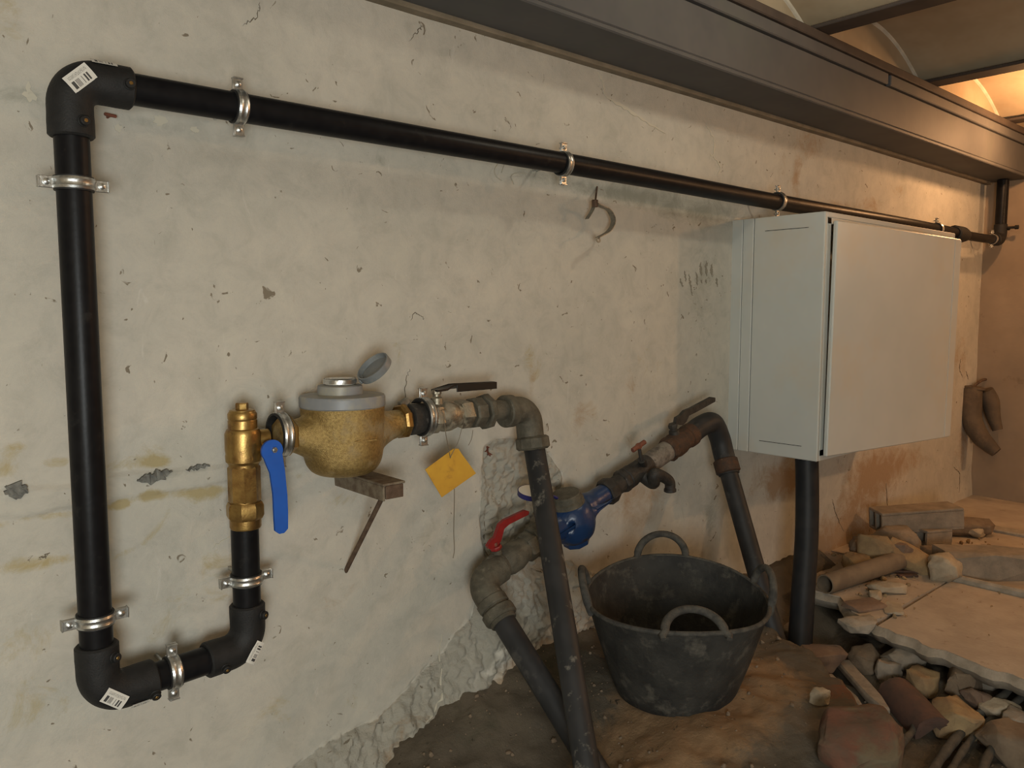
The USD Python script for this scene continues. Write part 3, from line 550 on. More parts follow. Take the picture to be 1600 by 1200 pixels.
def clamp(pos, axis, r, label, group='pipe clamps', wall=.14, first={}):
    key = (round(r, 4), round(wall, 3)); name = numbered('/World/pipe_clamp'); x = UsdGeom.Xform.Define(stage, name)
    a = unit(axis); y = unit(V(0, 1, 0) - a * a[1]); z = np.cross(a, y)
    x.AddTransformOp().Set(Gf.Matrix4d(*[float(q) for q in [*a, 0, *y, 0, *z, 0, *pos, 1]]))
    ORG[name] = np.zeros(3); tag(name, label, 'pipe clamp', group)
    if key not in first:
        proto = f'/World/Looks/clamp_kind_{len(first)}'; stage.CreateClassPrim(proto); first[key] = proto; ORG['/World/Looks'] = np.zeros(3)
        clamp_parts(proto, r, stud=max(.02, wall - r - .004))
    x.GetPrim().GetReferences().AddInternalReference(first[key]); x.GetPrim().SetInstanceable(True)
    tag(name, label, 'pipe clamp', group)
def along_top(px): 
    q = W(px, 172 + (px - 390) * .175, .14); return V(q[0], -.14, 1.649)
clamp(along_top(372), ex, RP, 'galvanised clamp on the top pipe just right of the upper elbow')
clamp(along_top(880), ex, RP, 'galvanised clamp in the middle of the top pipe, above the empty hanging clamp')
clamp(along_top(1215), ex, RP, 'galvanised clamp on the top pipe over the left corner of the grey cabinet')
clamp(V(4.62, -.135, 1.647), ex, RP, 'galvanised clamp on the top pipe behind the cabinet top')
clamp(V(5.52, -.126, 1.65), ex, .0255, 'small galvanised clamp at the far right end of the top pipe', wall=.126)
clamp(V(.397, -.14, 1.448), ez * -1, RP, 'galvanised clamp near the top of the left vertical pipe')
clamp(V(.397, -.14, .575), ez * -1, RP, 'galvanised clamp near the bottom of the left vertical pipe')
clamp(BL + lk * .152, ex, RP, 'galvanised clamp on the short bottom pipe between two elbows')
clamp(V(.727, -.112, .577), ez * -1, RP, 'galvanised clamp on the short riser below the brass valve', wall=.112)
MZ, MY, MX = .905, -.13, .979
clamp(V(.812, MY, .912), ex, .047, 'galvanised clamp hanging loose at the left inlet of the brass meter', wall=.13)
clamp(V(1.223, MY, .918), ex, .047, 'galvanised clamp hanging loose at the right outlet of the brass meter', wall=.13)

# ---------------------------------------------------------------- brass angle valve with the blue lever
av = thing('shutoff_valve', 'brass angle valve with a long blue lever at the left of the meter', 'valve', (.727, -.112, .695))
c0 = V(.727, -.118, 0)
part(av, 'body', cat_([lathe([(.752, .030), (.757, .0335), (.85, .0335), (.855, .0365), (.858, .0395), (.872, .0405), (.876, .0392), (.885, .0405), (.922, .0405), (.932, .036), (.934, .0325), (.952, .0325), (.9545, .031), (.957, .0325), (.968, .0325), (.974, .0285)], c0, ez, 48),
     cyl(c0 + V(.02, 0, .905), c0 + V(.060, -.004, .905), .0225)]), 'brass')
part(av, 'octagon_neck', nut(c0, ez, .762, .848, .0365, 8, math.pi / 8, .04), 'brass')
part(av, 'union_nut', cat_([nut(c0, ez, .722, .762, .0425, 8, .2, .18), lathe([(.700, .0335), (.704, .0355), (.723, .0355)], c0, ez)]), 'brass')
part(av, 'square_plug', cat_([lathe([(.972, .028), (.976, .0285), (.978, .022)], c0, ez), nut(c0, ez, .976, .993, .0145, 6, .3)]), 'brass')
lv = V(.770, -.172, .884)
pl = Point(0, 0).buffer(.0255).union(Polygon([(-.018, -.012), (.021, -.012), (.026, -.05), (.0305, -.11), (.031, -.150), (.030, -.186), (.022, -.193), (.012, -.193), (.004, -.186), (.003, -.150), (.002, -.10), (-.004, -.05), (-.012, -.03)]).buffer(.003))
tm = __import__('meshkit').text_mesh('D', .010, .001); tm.vertices = c0 + V(-.004, -.0398, .862) + tm.vertices @ np.array([[1, 0, 0], [0, 0, 1], [0, -1, 0]], float)
part(av, 'raised_letter', tm, 'brass', 'raised letter D', smooth=False)
hb = part(av, 'lever', plate(pl.buffer(-.004).buffer(.004), lv + V(0, 0, 0), ex, ez, .007), 'blue_plastic', 'long blue lever handle pointing down')
part(av, 'lever_hub', cyl(lv + V(-.004, .05, 0), lv, .014), 'brass')
part(av, 'lever_nut', cat_([nut(lv + V(.004, -.006, .002), out, 0, .006, .0075), cyl(lv + V(.004, -.006, .002), lv + V(.004, -.016, .002), .0042)]), 'zinc', 'bright steel lever nut')

# ---------------------------------------------------------------- brass water meter
wm_ = thing('water_meter', 'large round brass water meter with an open grey lid', 'water meter', (MX, MY, .79))
mc = V(MX, MY, 0)
prof = [(.793, .02), (.795, .055), (.802, .075), (.815, .088), (.835, .0965), (.862, .100), (.945, .1025), (.960, .1035), (.968, .1035), (.971, .102)]
core = m3.Manifold(m3.Mesh(np.asarray(lathe(prof, mc, ez, 64).vertices, np.float32), np.asarray(lathe(prof, mc, ez, 64).faces, np.uint32)))
arms = []
for s in (-1, 1):
    pr = [(.0, .070), (.06, .070), (.085, .062), (.11, .048), (.135, .039), (.155, .0365), (.172, .0365)]
    a = lathe(pr, mc + ez * (.892), ex * s, 40); av_ = a.vertices; tt = np.clip((abs(av_[:, 0] - MX) - .06) / .10, 0, 1); a.vertices[:, 2] += .016 * tt
    arms.append(m3.Manifold(m3.Mesh(np.asarray(a.vertices, np.float32), np.asarray(a.faces, np.uint32))))
body = core + arms[0] + arms[1]
bt = tri(body.refine_to_length(.011)); bt.merge_vertices(); trimesh.smoothing.filter_taubin(bt, iterations=9)
part(wm_, 'body', bt, 'brass_cast', smooth=50)
part(wm_, 'flow_arrow', wallplate(((553, 690), (565, 685.5), (565, 688), (588, 685.5), (588, 688), (565, 690.5), (565, 692.5)), -MY + .0985, .004), 'brass_cast', 'raised flow arrow')
part(wm_, 'top_ring', lathe([(.966, .1035), (.969, .106), (.990, .106), (.995, .103), (.998, .060), (.9985, .01)], mc, ez, 64), 'grey_plastic', 'dusty grey plastic ring')
rc = mc + V(-.006, 0, 0)
part(wm_, 'register', cat_([lathe([(.995, .056), (1.018, .055), (1.021, .050), (1.0215, .02)], rc, ez, 48)]), 'grey_plastic', 'grey register housing')
part(wm_, 'dial', lathe([(1.022, .036), (1.0235, .036), (1.024, .01)], rc, ez, 40), 'white_dial', 'white dial under the glass')
part(wm_, 'dial_glass', lathe([(1.0245, .037), (1.034, .0385), (1.037, .037), (1.038, .01)], rc, ez, 48), 'glass')
part(wm_, 'dial_ring', band([(1.024, .0385), (1.024, .0415), (1.034, .041), (1.036, .039)], rc, ez, 48), 'zinc')
hl = rc + V(.047, -.020, 1.030); lu, ln = unit(V(.614, -.541, .574)), unit(V(-.627, -.076, .762))
ln = unit(ln - lu * (ln @ lu)); lc = hl + lu * .046
part(wm_, 'lid', cat_([lathe([(-.004, .042), (-.003, .046), (.014, .046), (.015, .0435), (.0145, .0425), (.001, .0415), (.0005, .01)], lc, ln, 44), rbox(hl + lu * .003, (.014, .022, .012), np.stack([lu, np.cross(ln, lu), ln], 1), .002)]), 'lid_plastic', 'grey round lid standing open')
ax = V(0, MY, .910)
part(wm_, 'union_nut', nut(V(.789, MY, .908), ex, .020, .052, .049, 6, .5, .12), 'brass', 'brown brass union nut')
part(wm_, 'union_nut', cat_([nut(V(1.135, MY, .912), ex, .008, .030, .047, 8, .2, .2)]), 'brass')

# ---------------------------------------------------------------- right-hand valve, union, elbow and steep pipe
bv = thing('ball_valve', 'dull nickel ball valve with a flat black lever at the right of the brass meter', 'ball valve', (1.28, MY, .912))
A0 = V(0, MY, .914)
part(bv, 'body', cat_([lathe([(1.243, .030), (1.246, .038), (1.262, .038), (1.266, .0365), (1.285, .043), (1.305, .043), (1.325, .037), (1.328, .034), (1.352, .034)], A0, ex, 40)]), 'nickel')
part(bv, 'hexagon_end', nut(A0, ex, 1.243, 1.272, .0445, 6, .3, .15), 'nickel')
part(bv, 'hexagon_end', nut(A0, ex, 1.338, 1.378, .0425, 6, .1, .12), 'nickel')
part(bv, 'stem', cat_([lathe([(.035, .018), (.052, .0165), (.056, .011), (.066, .011)], V(1.268, MY, .914), ez, 24), nut(V(1.268, MY, .914), ez, .062, .074, .0135, 6)]), 'nickel')
lvp = Polygon([(1.258, -.016), (1.29, -.016), (1.315, -.0125), (1.46, -.0125), (1.468, -.008), (1.468, .008), (1.46, .0125), (1.315, .0125), (1.29, .016), (1.258, .016)])
q = plate(lvp, V(0, MY - .005, .984), ex, ey, .006); vx = q.vertices
q.vertices[:, 2] += np.interp(q.vertices[:, 0], [1.258, 1.285, 1.325, 1.47], [0, 0, .016, .010])
fl1 = rbox((1.395, MY - .019, .990), (.145, .003, .020), b=.001)
part(bv, 'lever', cat_([q.subdivide(), fl1]), 'black_plastic', 'flat black lever')
part(bv, 'rubber_sleeve', lathe([(1.172, .036), (1.176, .042), (1.240, .040), (1.243, .034)], A0, ex), 'dark_iron', 'dark sleeve into the meter outlet')
part(bv, 'tail_clip', cat_([rbox((1.168, MY + .01, .960), (.030, .018, .016), rot((0, 1, 0), -25), .002), rbox((1.195, MY + .01, .952), (.05, .016, .006), b=.001)]), 'zinc_dull', 'old metal clip')
st = thing('steel_elbow_fitting', 'dusty grey steel union and elbow turning down from the black-levered valve', 'pipe fitting', (1.45, MY, .9))
part(st, 'nipple', cyl(A0 + ex * 1.37, A0 + ex * 1.56, .030), 'dirty_iron')
part(st, 'union_nut', cat_([nut(A0, ex, 1.385, 1.425, .045, 8, .2, .1), nut(A0, ex, 1.428, 1.452, .052, 8, .1, .15)]), 'dirty_iron')
EC = V(1.607, MY, .908); dA = unit(V(1.461, -.517, 0) - V(1.616, -.135, .797)); 
eb = bend(EC, ex, unit(V(.02, -.12, -1)), .045, 12)
part(st, 'elbow', cat_([tube(np.vstack([[EC - ex * .085], eb, [EC + unit(V(.02, -.12, -1)) * .09]]), .041, 32), lathe([(0, .044), (.004, .048), (.030, .048), (.034, .042)], EC - ex * .098, ex)]), 'dirty_iron')
part(st, 'collar', lathe([(0, .044), (.006, .052), (.034, .053), (.040, .046)], EC + V(.004, -.014, -.082), unit(V(.0, -.18, -1)), 10, .2), 'dirty_iron')
gA = G(917, 1200, .12); pA = [V(1.613, -.150, .80), V(1.613, -.150, .80) * .75 + gA * .25 + V(.006, .006, 0), V(1.613, -.150, .80) * .4 + gA * .6 + V(.006, .006, 0), gA, gA + (gA - V(1.613, -.150, .80)) * .3]
tp = thing('drain_pipe', 'steep dusty black pipe dropping from the elbow beside the meter into the earth', 'pipe', (1.475, -.49, .02))
part(tp, 'pipe', tube(curve(pA, 10), .032, 32), 'scuffed_pipe')
part(tp, 'fin', tube(curve([p + V(-.030, -.012, 0) for p in pA], 10), .0032, 6), 'scuffed_pipe', 'raised seam along the pipe')

# ---------------------------------------------------------------- yellow tag and wires
tg = thing('paper_tag', 'yellow square card tag hanging from wire below the meter valve', 'tag', W(703, 735, .165))
part(tg, 'card', wallplate(((664, 733.5), (708, 701), (716, 701), (721, 709), (743.4, 739.5), (690, 777)), .165, .0012), 'tag_card')
pts = [W(693, 648, .182), W(697, 680, .178), W(703, 712, .169), W(704, 716, .163)]
part(tg, 'wire', tube(curve(pts, 8), .0011, 8), 'wire'); part(tg, 'wire', tube(curve([W(723, 664, .178), W(716, 690, .175), W(709, 704, .17), W(704, 714, .168)], 8), .0009, 8), 'wire')
part(tg, 'wire', tube(curve([W(697, 640, .165), W(690, 641, .176), W(693, 648, .182)], 8), .0011, 8), 'wire')
lw = tube(curve([W(709, 752, .16), W(710, 775, .16), W(709, 830, .15), W(710, 858, .15), W(708, 872, .15)], 8), .0012, 8)
part(tg, 'wire', lw, 'wire', 'loose wire end hanging below the tag')
part(tg, 'wire', tube(curve([W(739, 672, .17), W(737, 685, .172), W(732, 696, .172)], 8), .0009, 8), 'wire')

# ---------------------------------------------------------------- support bracket under the meter
br = thing('support_bracket', 'rusty angle iron bracket with a thin diagonal brace under the meter', 'bracket', (1.046, 0, .76))
part(br, 'angle_arm', cat_([box2(1.018, 1.083, -.250, .01, .776, .782, .0015), box2(1.020, 1.026, -.247, .01, .738, .7755, .0015)]), 'bracket_dust')
part(br, 'end_tab', box2(1.027, 1.078, -.249, -.243, .742, .7755, .0015), 'rust_steel')
part(br, 'brace', cyl((1.040, -.232, .766), (1.046, .01, .474), .0062, 14), 'rust_steel', 'thin rusty diagonal brace')

# ---------------------------------------------------------------- lower row: red-levered valve, blue meter, tap, rusty valve
RD = unit(V(1.07, 0, .342)); R0 = V(1.43, -.13, .425)
def row(x, off=0): return R0 + RD * ((x - 1.43) / RD[0]) + V(0, -off, 0)
upn = unit(np.cross(ey, RD)) * -1
if upn[2] < 0: upn = -upn
def S(x): return (x - 1.43) / RD[0]
lowp = thing('lower_water_pipe', 'dark dusty pipe with an elbow rising from the earth to the red-levered valve', 'pipe', (1.463, -.48, .02))
dB = unit(G(893, 1190, .03) - V(1.41, -.16, .317)); B0 = V(1.408, -.14, .418)
part(lowp, 'elbow', tube(np.vstack([[B0 + RD * .085], bend(B0, -RD, dB, .045, 12), [B0 + dB * .075]]), .043, 32), 'dirty_iron')
part(lowp, 'collar', cat_([lathe([(0, .042), (.004, .047), (.024, .047), (.028, .043)], B0 + dB * .062, dB, 12), lathe([(0, .045), (.005, .050), (.028, .050), (.033, .045)], B0 + dB * .096, dB, 12), cyl(B0 + dB * .07, B0 + dB * .14, .040)]), 'dirty_iron')
part(lowp, 'pipe', tube([B0 + dB * .10, B0 + dB * .62], .0335, 28), 'old_pipe')
rv = thing('ball_valve', 'grimy ball valve with a red lever on the lower pipe row', 'ball valve', row(1.55))
part(rv, 'body', lathe([(S(1.475), .036), (S(1.48), .042), (S(1.50), .042), (S(1.505), .039), (S(1.525), .046), (S(1.555), .046), (S(1.58), .039), (S(1.60), .038)], R0, RD, 36), 'dirty_iron')
part(rv, 'hexagon_end', nut(R0, RD, S(1.462), S(1.488), .047, 6, .4, .15), 'dirty_iron'); part(rv, 'hexagon_end', nut(R0, RD, S(1.592), S(1.628), .047, 6, .2, .15), 'dirty_iron')
rs = row(1.497) + upn * .04
part(rv, 'stem', lathe([(0, .015), (.012, .014), (.014, .011), (.022, .011)], rs, upn, 20), 'dirty_iron')
part(rv, 'lever', cat_([wallplate(((758, 852), (764, 843), (770, 838), (777, 818), (785, 811), (817, 796), (823, 798), (822, 803), (792, 818), (784, 825), (779, 844), (771, 855), (761, 857)), .124, .012, .002), nut(rs, upn, .016, .028, .019, 8)]), 'red_paint', 'bent red lever')
part(rv, 'lever_nut', nut(rs + upn * .026, upn, 0, .012, .0095), 'red_brown')
bmt = thing('blue_water_meter', 'small blue painted water meter behind the steep black pipe', 'water meter', row(1.80))
part(bmt, 'coupling', cat_([nut(R0, RD, S(1.628), S(1.672), .052, 10, .1, .12), lathe([(S(1.66), .046), (S(1.668), .049), (S(1.695), .047), (S(1.70), .040)], R0, RD)]), 'dirty_iron')
mcn = row(1.795)
def blue_body():
    a = lathe([(-.085, .02), (-.080, .046), (-.062, .066), (-.03, .077), (.0, .078), (.03, .070), (.05, .055)], mcn, upn, 40)
    b = lathe([(S(1.685), .040), (S(1.72), .046), (S(1.87), .046), (S(1.90), .037), (S(1.965), .034)], R0, RD, 36)
    mm = [m3.Manifold(m3.Mesh(np.asarray(x.vertices, np.float32), np.asarray(x.faces, np.uint32))) for x in (a, b)]
    t = tri((mm[0] + mm[1]).refine_to_length(.010)); t.merge_vertices(); trimesh.smoothing.filter_taubin(t, iterations=8); return t
part(bmt, 'body', blue_body(), 'blue_paint', smooth=50)
part(bmt, 'bottom_plug', nut(mcn, upn, -.098, -.078, .044, 8, .2), 'blue_paint')
part(bmt, 'register', lathe([(.040, .050), (.046, .056), (.062, .056), (.066, .050), (.082, .050), (.086, .046), (.087, .01)], mcn, upn, 36), 'dirty_iron', 'dirty brass register')
hc = mcn + upn * .086
ld = W(832, 771, .13); ldn = unit(V(-.06, -.20, 1))
part(bmt, 'lid', lathe([(0, .040), (.001, .044), (.003, .0445), (.004, .01)], ld + ldn * .006, ldn, 40), 'white_dial', 'pale lid, opened to the left')
part(bmt, 'lid_rim', band([(-.006, .0425), (-.006, .0465), (.009, .0465), (.009, .0445)], ld, ldn, 44), 'navy_plastic', 'dark blue rim of the open lid')
part(bmt, 'lid_hinge', cat_([tube([ld + V(.04, 0, 0), hc + V(-.035, 0, -.01)], .005, 10)]), 'navy_plastic')
bb = thing('bib_tap', 'black outlet tap with a red-brown T handle and a curved spout', 'tap', row(2.10))
part(bb, 'reducer', cat_([nut(R0, RD, S(1.955), S(1.995), .046, 8, .2, .12), lathe([(S(1.99), .033), (S(2.04), .033)], R0, RD), nut(R0, RD, S(2.035), S(2.062), .041, 8, .1, .15)]), 'dark_iron')
part(bb, 'tee', lathe([(S(2.06), .034), (S(2.065), .039), (S(2.09), .039), (S(2.10), .036), (S(2.18), .036), (S(2.19), .034)], R0, RD, 32), 'dark_iron')
tc = row(2.135)
sp = curve([tc + V(.0, -.02, -.02), tc + V(.01, -.055, -.038), W(1022, 741, .20), W(1036, 745, .205), W(1046, 753, .205), W(1047, 767, .205)], 8)
part(bb, 'spout', tube(sp, np.interp(np.linspace(0, 1, len(sp)), [0, .3, .6, 1], [.023, .022, .020, .018]), 24), 'dark_iron', 'curved outlet spout')
part(bb, 'spout_lip', lathe([(0, .018), (.003, .0215), (.012, .0215), (.014, .018)], sp[-1] + unit(sp[-1] - sp[-3]) * -.010, sp[-1] - sp[-3], 20), 'dark_iron')
hd0 = W(1003, 722, .165); hd1 = W(998, 697, .17)
part(bb, 'stem', cat_([cyl(hd0, hd1, .0065, 14), cyl(tc + V(0, -.02, .02), hd0 + unit(hd1 - hd0) * .01, .014, 16)]), 'dark_iron')
hdir = unit(W(1009, 689, .17) - W(985, 706, .17))
part(bb, 'handle', cat_([cyl(hd1 - hdir * .034, hd1 + hdir * .034, .0085, 14), cyl(hd1 - unit(hd1 - hd0) * .008, hd1 + unit(hd1 - hd0) * .008, .010, 14)]), 'red_brown', 'red-brown T handle')
gv = thing('ball_valve', 'rust-brown ball valve with a blackened lever left of the cabinet', 'ball valve', row(2.34))
part(gv, 'nipple', lathe([(S(2.18), .0355), (S(2.20), .037), (S(2.29), .037), (S(2.30), .036)], R0, RD, 32), 'grey_iron', 'pale grey dusty pipe piece')
part(gv, 'body', cat_([nut(R0, RD, S(2.288), S(2.318), .046, 8, .3, .15), lathe([(S(2.31), .040), (S(2.335), .046), (S(2.36), .045), (S(2.38), .040), (S(2.42), .040)], R0, RD, 32), lathe([(S(2.405), .041), (S(2.41), .044), (S(2.435), .044), (S(2.44), .041)], R0, RD, 32)]), 'rusty')
gs = row(2.345) + upn * .04
part(gv, 'stem', cat_([lathe([(0, .020), (.016, .018), (.018, .013), (.030, .013)], gs, upn, 20), nut(gs, upn, .026, .042, .018, 6)]), 'dark_iron')
part(gv, 'lever', wallplate(((1051, 662), (1053, 652), (1060, 648), (1066, 641), (1076, 637), (1108, 620), (1113, 621), (1113, 627), (1084, 643), (1072, 649), (1068, 658), (1062, 664)), .124, .014, .002), 'dark_iron', 'bent blackened lever')
rp = thing('lower_water_pipe', 'dark bent pipe dropping beside the cabinet and behind the rubber tub', 'pipe', (2.52, -.43, .06))
cpts = curve([row(2.43), row(2.50) + V(0, 0, .004), row(2.565) + V(.0, -.004, -.012), V(2.606, -.14, .715), V(2.612, -.155, .655), V(2.600, -.19, .58)], 8)
part(rp, 'bend', tube(cpts, .040, 32), 'old_pipe')
c1 = cpts[-1]; dd = unit(V(2.515, -.455, .03) - c1)
part(rp, 'collar', lathe([(0, .042), (.004, .047), (.05, .047), (.054, .042)], c1 - dd * .06, dd, 28), 'rusty', 'rust-edged collar')
part(rp, 'pipe', tube([c1 - dd * .02, c1 + dd * .30, V(2.515, -.455, .03), V(2.515, -.455, .03) + dd * .15], .0345, 28), 'old_pipe')

# ---------------------------------------------------------------- cabinet and its conduit
CX0, CX1, CD, CZ0, CZ1 = 2.872, 4.15, .40, .624, 1.577
cb = thing('metal_cabinet', 'large pale grey painted metal cabinet on the wall, its door slightly open', 'cabinet', (3.5, -.2, CZ0))
part(cb, 'back_frame', box2(CX0, CX1, -.048, .006, CZ0, CZ1, .002), 'cabinet_paint')
part(cb, 'back_frame', box2(CX0, CX1, -.098, -.0505, CZ0, CZ1, .002), 'cabinet_paint')
def shell():
    t = .02; ps = [box2(CX0, CX0 + t, -CD, -.1005, CZ0, CZ1, .003), box2(CX1 - t, CX1, -CD, -.1005, CZ0, CZ1, .003), box2(CX0 + t, CX1 - t, -CD, -.1005, CZ0, CZ0 + t, .002), box2(CX0 + t, CX1 - t, -CD, -.1005, CZ1 - t, CZ1, .002),
         box2(CX0 + t, CX0 + .05, -CD, -CD + .015, CZ0 + t, CZ1 - t, .002), box2(CX0 + t, CX1 - t, -CD, -CD + .015, CZ1 - .045, CZ1 - t, .002), box2(CX0 + t, CX1 - t, -CD, -CD + .015, CZ0 + t, CZ0 + .045, .002)]
    return cat_(ps)
part(cb, 'body', shell(), 'cabinet_paint')
part(cb, 'fixed_panel', box2(3.895, CX1 - .02, -CD - .001, -CD + .014, CZ0 + .046, CZ1 - .046, .003), 'cabinet_paint')
for z in (CZ0 + .052, CZ1 - .056):
    part(cb, 'side_crease', box2(CX0 - .0012, CX0 + .004, -.335, -.15, z, z + .0025, .0004), 'cabinet_seam', 'fine pressed crease line')
ca = .085; du, dn_ = V(math.cos(ca), -math.sin(ca), -.016), V(-math.sin(ca), -math.cos(ca), 0); du = unit(du); dv = unit(np.cross(du, dn_)) * -1
if dv[2] < 0: dv = -dv
DO = V(2.898, -.412, .644); RM = np.stack([du, dn_, dv], 1)
DWd, DH = 1.0, .900
dr = part(cb, 'door', rbox(DO + du * DWd / 2 + dv * DH / 2 + dn_ * .006, (DWd, .018, DH), RM, .005), 'cabinet_paint', 'pale grey door standing slightly open')
part(dr, 'door_return', rbox(DO + du * (DWd - .008) + dv * DH / 2 - dn_ * .014, (.010, .022, DH - .01), RM, .002), 'cabinet_paint')
part(dr, 'edge_strip', rbox(DO + du * (DWd - .030) + dv * DH / 2 + dn_ * .0155, (.056, .003, DH - .012), RM, .001), 'cabinet_paint', 'narrow raised strip along the free edge')
cd = thing('cable_conduit', 'thick black conduit dropping from the cabinet underside into the trench', 'conduit', (2.83, -.38, 0))
cpt = curve([V(3.04, -.26, .66), V(3.035, -.275, .56), V(2.985, -.31, .30), V(2.905, -.345, .08), V(2.84, -.375, -.06), V(2.80, -.39, -.16)], 10)
part(cd, 'conduit', tube(cpt, .046, 32), 'conduit')
part(cd, 'collar', cyl((3.042, -.256, .612), (3.04, -.258, .640), .054), 'conduit')

# ---------------------------------------------------------------- rubber tub
TC = V(1.865, -.50, .07)
def tub_pt(a, h, rin=0):
    'a: angle, h: 0 base to 1 rim'
    r = .165 + (.262 - .165) * h ** .85 - rin
    sx = 1.03 + .02 * math.cos(2 * a)
    z = .30 * h + .022 * h ** 3 * math.cos(a - math.pi * .28) + .012 * h ** 2 * math.cos(2 * (a - math.pi * .25))
    w = .006 * h * (noise(V(math.cos(a) * 2, math.sin(a) * 2, h * 3)) - .5)
    return V((r + w) * math.cos(a) * sx, (r + w) * math.sin(a), z)
tb = thing('rubber_tub', 'dusty black rubber builder tub with loop handles on the earth mound', 'tub', TC)
na = 72; A = np.arange(na) * 2 * np.pi / na; H = [0, .04, .12, .25, .4, .55, .7, .85, 1.0]
def ring_pts(h, rin): return np.array([TC + tub_pt(a, h, rin) for a in A])
outer = [np.array([TC + tub_pt(a, 0) * V(s, s, 0) for a in A]) for s in (.02, .5, .93)] + [ring_pts(h, 0) for h in H[1:]]
inner = [ring_pts(h, .007) + V(0, 0, .002) for h in H[::-1][:-2]] + [np.array([TC + tub_pt(a, .10, .007) * V(s, s, 0) + V(0, 0, .014) for a in A]) for s in (.9, .5, .02)]
part(tb, 'bowl', grid_tube(np.array(outer + inner)), 'rubber_tub', smooth=50)
part(tb, 'rim', tube([TC + tub_pt(a, 1.0) for a in A], .0065, 10, loop=True), 'tub_rim')
def handle(a0, name, tilt):
    da = .30; P, Q = TC + tub_pt(a0 - da, 1), TC + tub_pt(a0 + da, 1); mid = (P + Q) / 2; r = np.linalg.norm(P - Q) / 2
    u = unit(P - Q); o = unit(V(math.cos(a0), math.sin(a0), 0)); upv = unit(V(0, 0, 1) * math.cos(tilt) + o * math.sin(tilt)); th = np.linspace(-.25, math.pi + .25, 26)
    pts = [mid + u * r * (1.0 if 0 <= t <= math.pi else 1.12) * math.cos(t) + upv * r * .95 * math.sin(t) + o * .004 for t in th]
    part(tb, 'handle', tube(pts, np.interp(np.linspace(0, 1, 26), [0, .12, .5, .88, 1], [.008, .0125, .0105, .0125, .008]), 14), 'tub_rim')
av0 = math.atan2(.75, .66)          # away from the viewer
handle(av0, 'handle', .10); handle(av0 + math.pi, 'handle', -1.0); handle(av0 + 1.50, 'handle', .30); handle(av0 - 1.50, 'handle', .25)
part(tb, 'dirt', rock(TC + V(0, 0, .045), (.30, .30, .075), 5, flat=.9), 'tan_dirt', 'dark dirt in the bottom of the tub')

# ---------------------------------------------------------------- hanging empty clamp, plug, strings, hose
hk = thing('empty_pipe_clamp', 'empty open metal clamp hanging on the bare wall under the top pipe', 'pipe clamp', W(935, 340, .05))
arc = curve([W(932, 318, .075), W(940, 323, .075), W(951, 328, .07), W(958, 341, .066), W(957, 352, .066), W(950, 362, .07), W(938, 369, .075), W(934, 371, .08)], 5)
def strap(pts, w, t):
    p = np.asarray(pts); tg_ = np.gradient(p, axis=0); n = np.cross(tg_, ey); n /= np.linalg.norm(n, axis=1, keepdims=True); ww = np.broadcast_to(w, (len(p),))[:, None]
    return grid_tube(np.stack([p - ey * ww / 2 - n * t, p + ey * ww / 2 - n * t, p + ey * ww / 2 + n * t, p - ey * ww / 2 + n * t], 1))
part(hk, 'band', strap(arc, .022, .0012), 'zinc_dull', smooth=50)
part(hk, 'end_tab', band([(-.001, .004), (-.001, .0095), (.001, .0095), (.001, .004)], W(935, 375, .082), unit(V(-.2, -1, .2)), 20), 'zinc_dull')
part(hk, 'rear_strap', strap(curve([W(928, 322, .07), W(924, 331, .06), W(917, 342, .05)], 6), .016, .0012), 'zinc_dull', smooth=50)
part(hk, 'hanger_rod', cat_([cyl(W(933, 292, .0), W(930, 316, .07), .0032, 10), rbox(W(929.5, 318, .072), (.016, .018, .024), b=.002)]), 'rust_steel')
a = W(168, 183); solo('wall_plug', cat_([cyl(a + V(-.012, -.022, .001), a + V(.013, -.018, 0), .0036, 12), cyl(a + V(0, .01, 0), a + V(0, -.022, 0), .003, 10)]), 'red_brown', 'small red-brown plug stuck in the wall under the upper elbow', 'wall plug')
a = W(838, 268); solo('wall_screw', cat_([cyl(a + V(0, .01, 0), a + V(.012, -.035, .012), .0032, 10), cyl(a + V(.0105, -.030, .0105), a + V(.0125, -.037, .0125), .0052, 12)]), 'zinc', 'bright screw sticking out of the wall below the middle of the top pipe', 'screw')
for pts, lab in (([(778, 256), (773, 266), (776, 276), (784, 282)], 'white thread hanging just under the top pipe, left of the other'), ([(822, 271), (806, 271), (799, 276), (803, 288)], 'white thread lying flat on the wall beside the protruding screw'), ([(788, 258), (784, 270)], 'short straight white thread under the top pipe')):
    q = [W(x, y, .012) for x, y in pts]; solo('thread', tube(curve(q, 6), .0013, 6), 'string', lab, 'thread')

def Xp(px, py, x): r = ray(px, py); return CAM + r * ((x - CAM[0]) / r[0])
hs = thing('draped_hose', 'thick bent brown rubber hose draped over a hook in the corner beyond the cabinet', 'hose', Xp(1530, 610, 5.62))
l1 = curve([Xp(1518, 606, 5.60), Xp(1517, 630, 5.60), Xp(1518, 655, 5.59), Xp(1530, 680, 5.58), Xp(1546, 697, 5.57), Xp(1557, 707, 5.57)], 8)
m1 = tube(l1, np.interp(np.linspace(0, 1, len(l1)), [0, .3, .6, 1], [.064, .066, .056, .034]), 28); part(hs, 'hose', m1, 'hose_rubber', 'nearer hose leg')
l2 = curve([Xp(1540, 610, 5.66), Xp(1547, 625, 5.68), Xp(1552, 650, 5.69), Xp(1559, 672, 5.69)], 8)
part(hs, 'hose', tube(l2, np.interp(np.linspace(0, 1, len(l2)), [0, .4, 1], [.045, .052, .030]), 24), 'hose_rubber', 'shorter hose leg behind')
part(hs, 'cuff', lathe([(0, .058), (.004, .068), (.016, .068), (.018, .060)], Xp(1521, 608, 5.61), unit(V(.05, -.12, 1)), 28), 'hose_rubber')
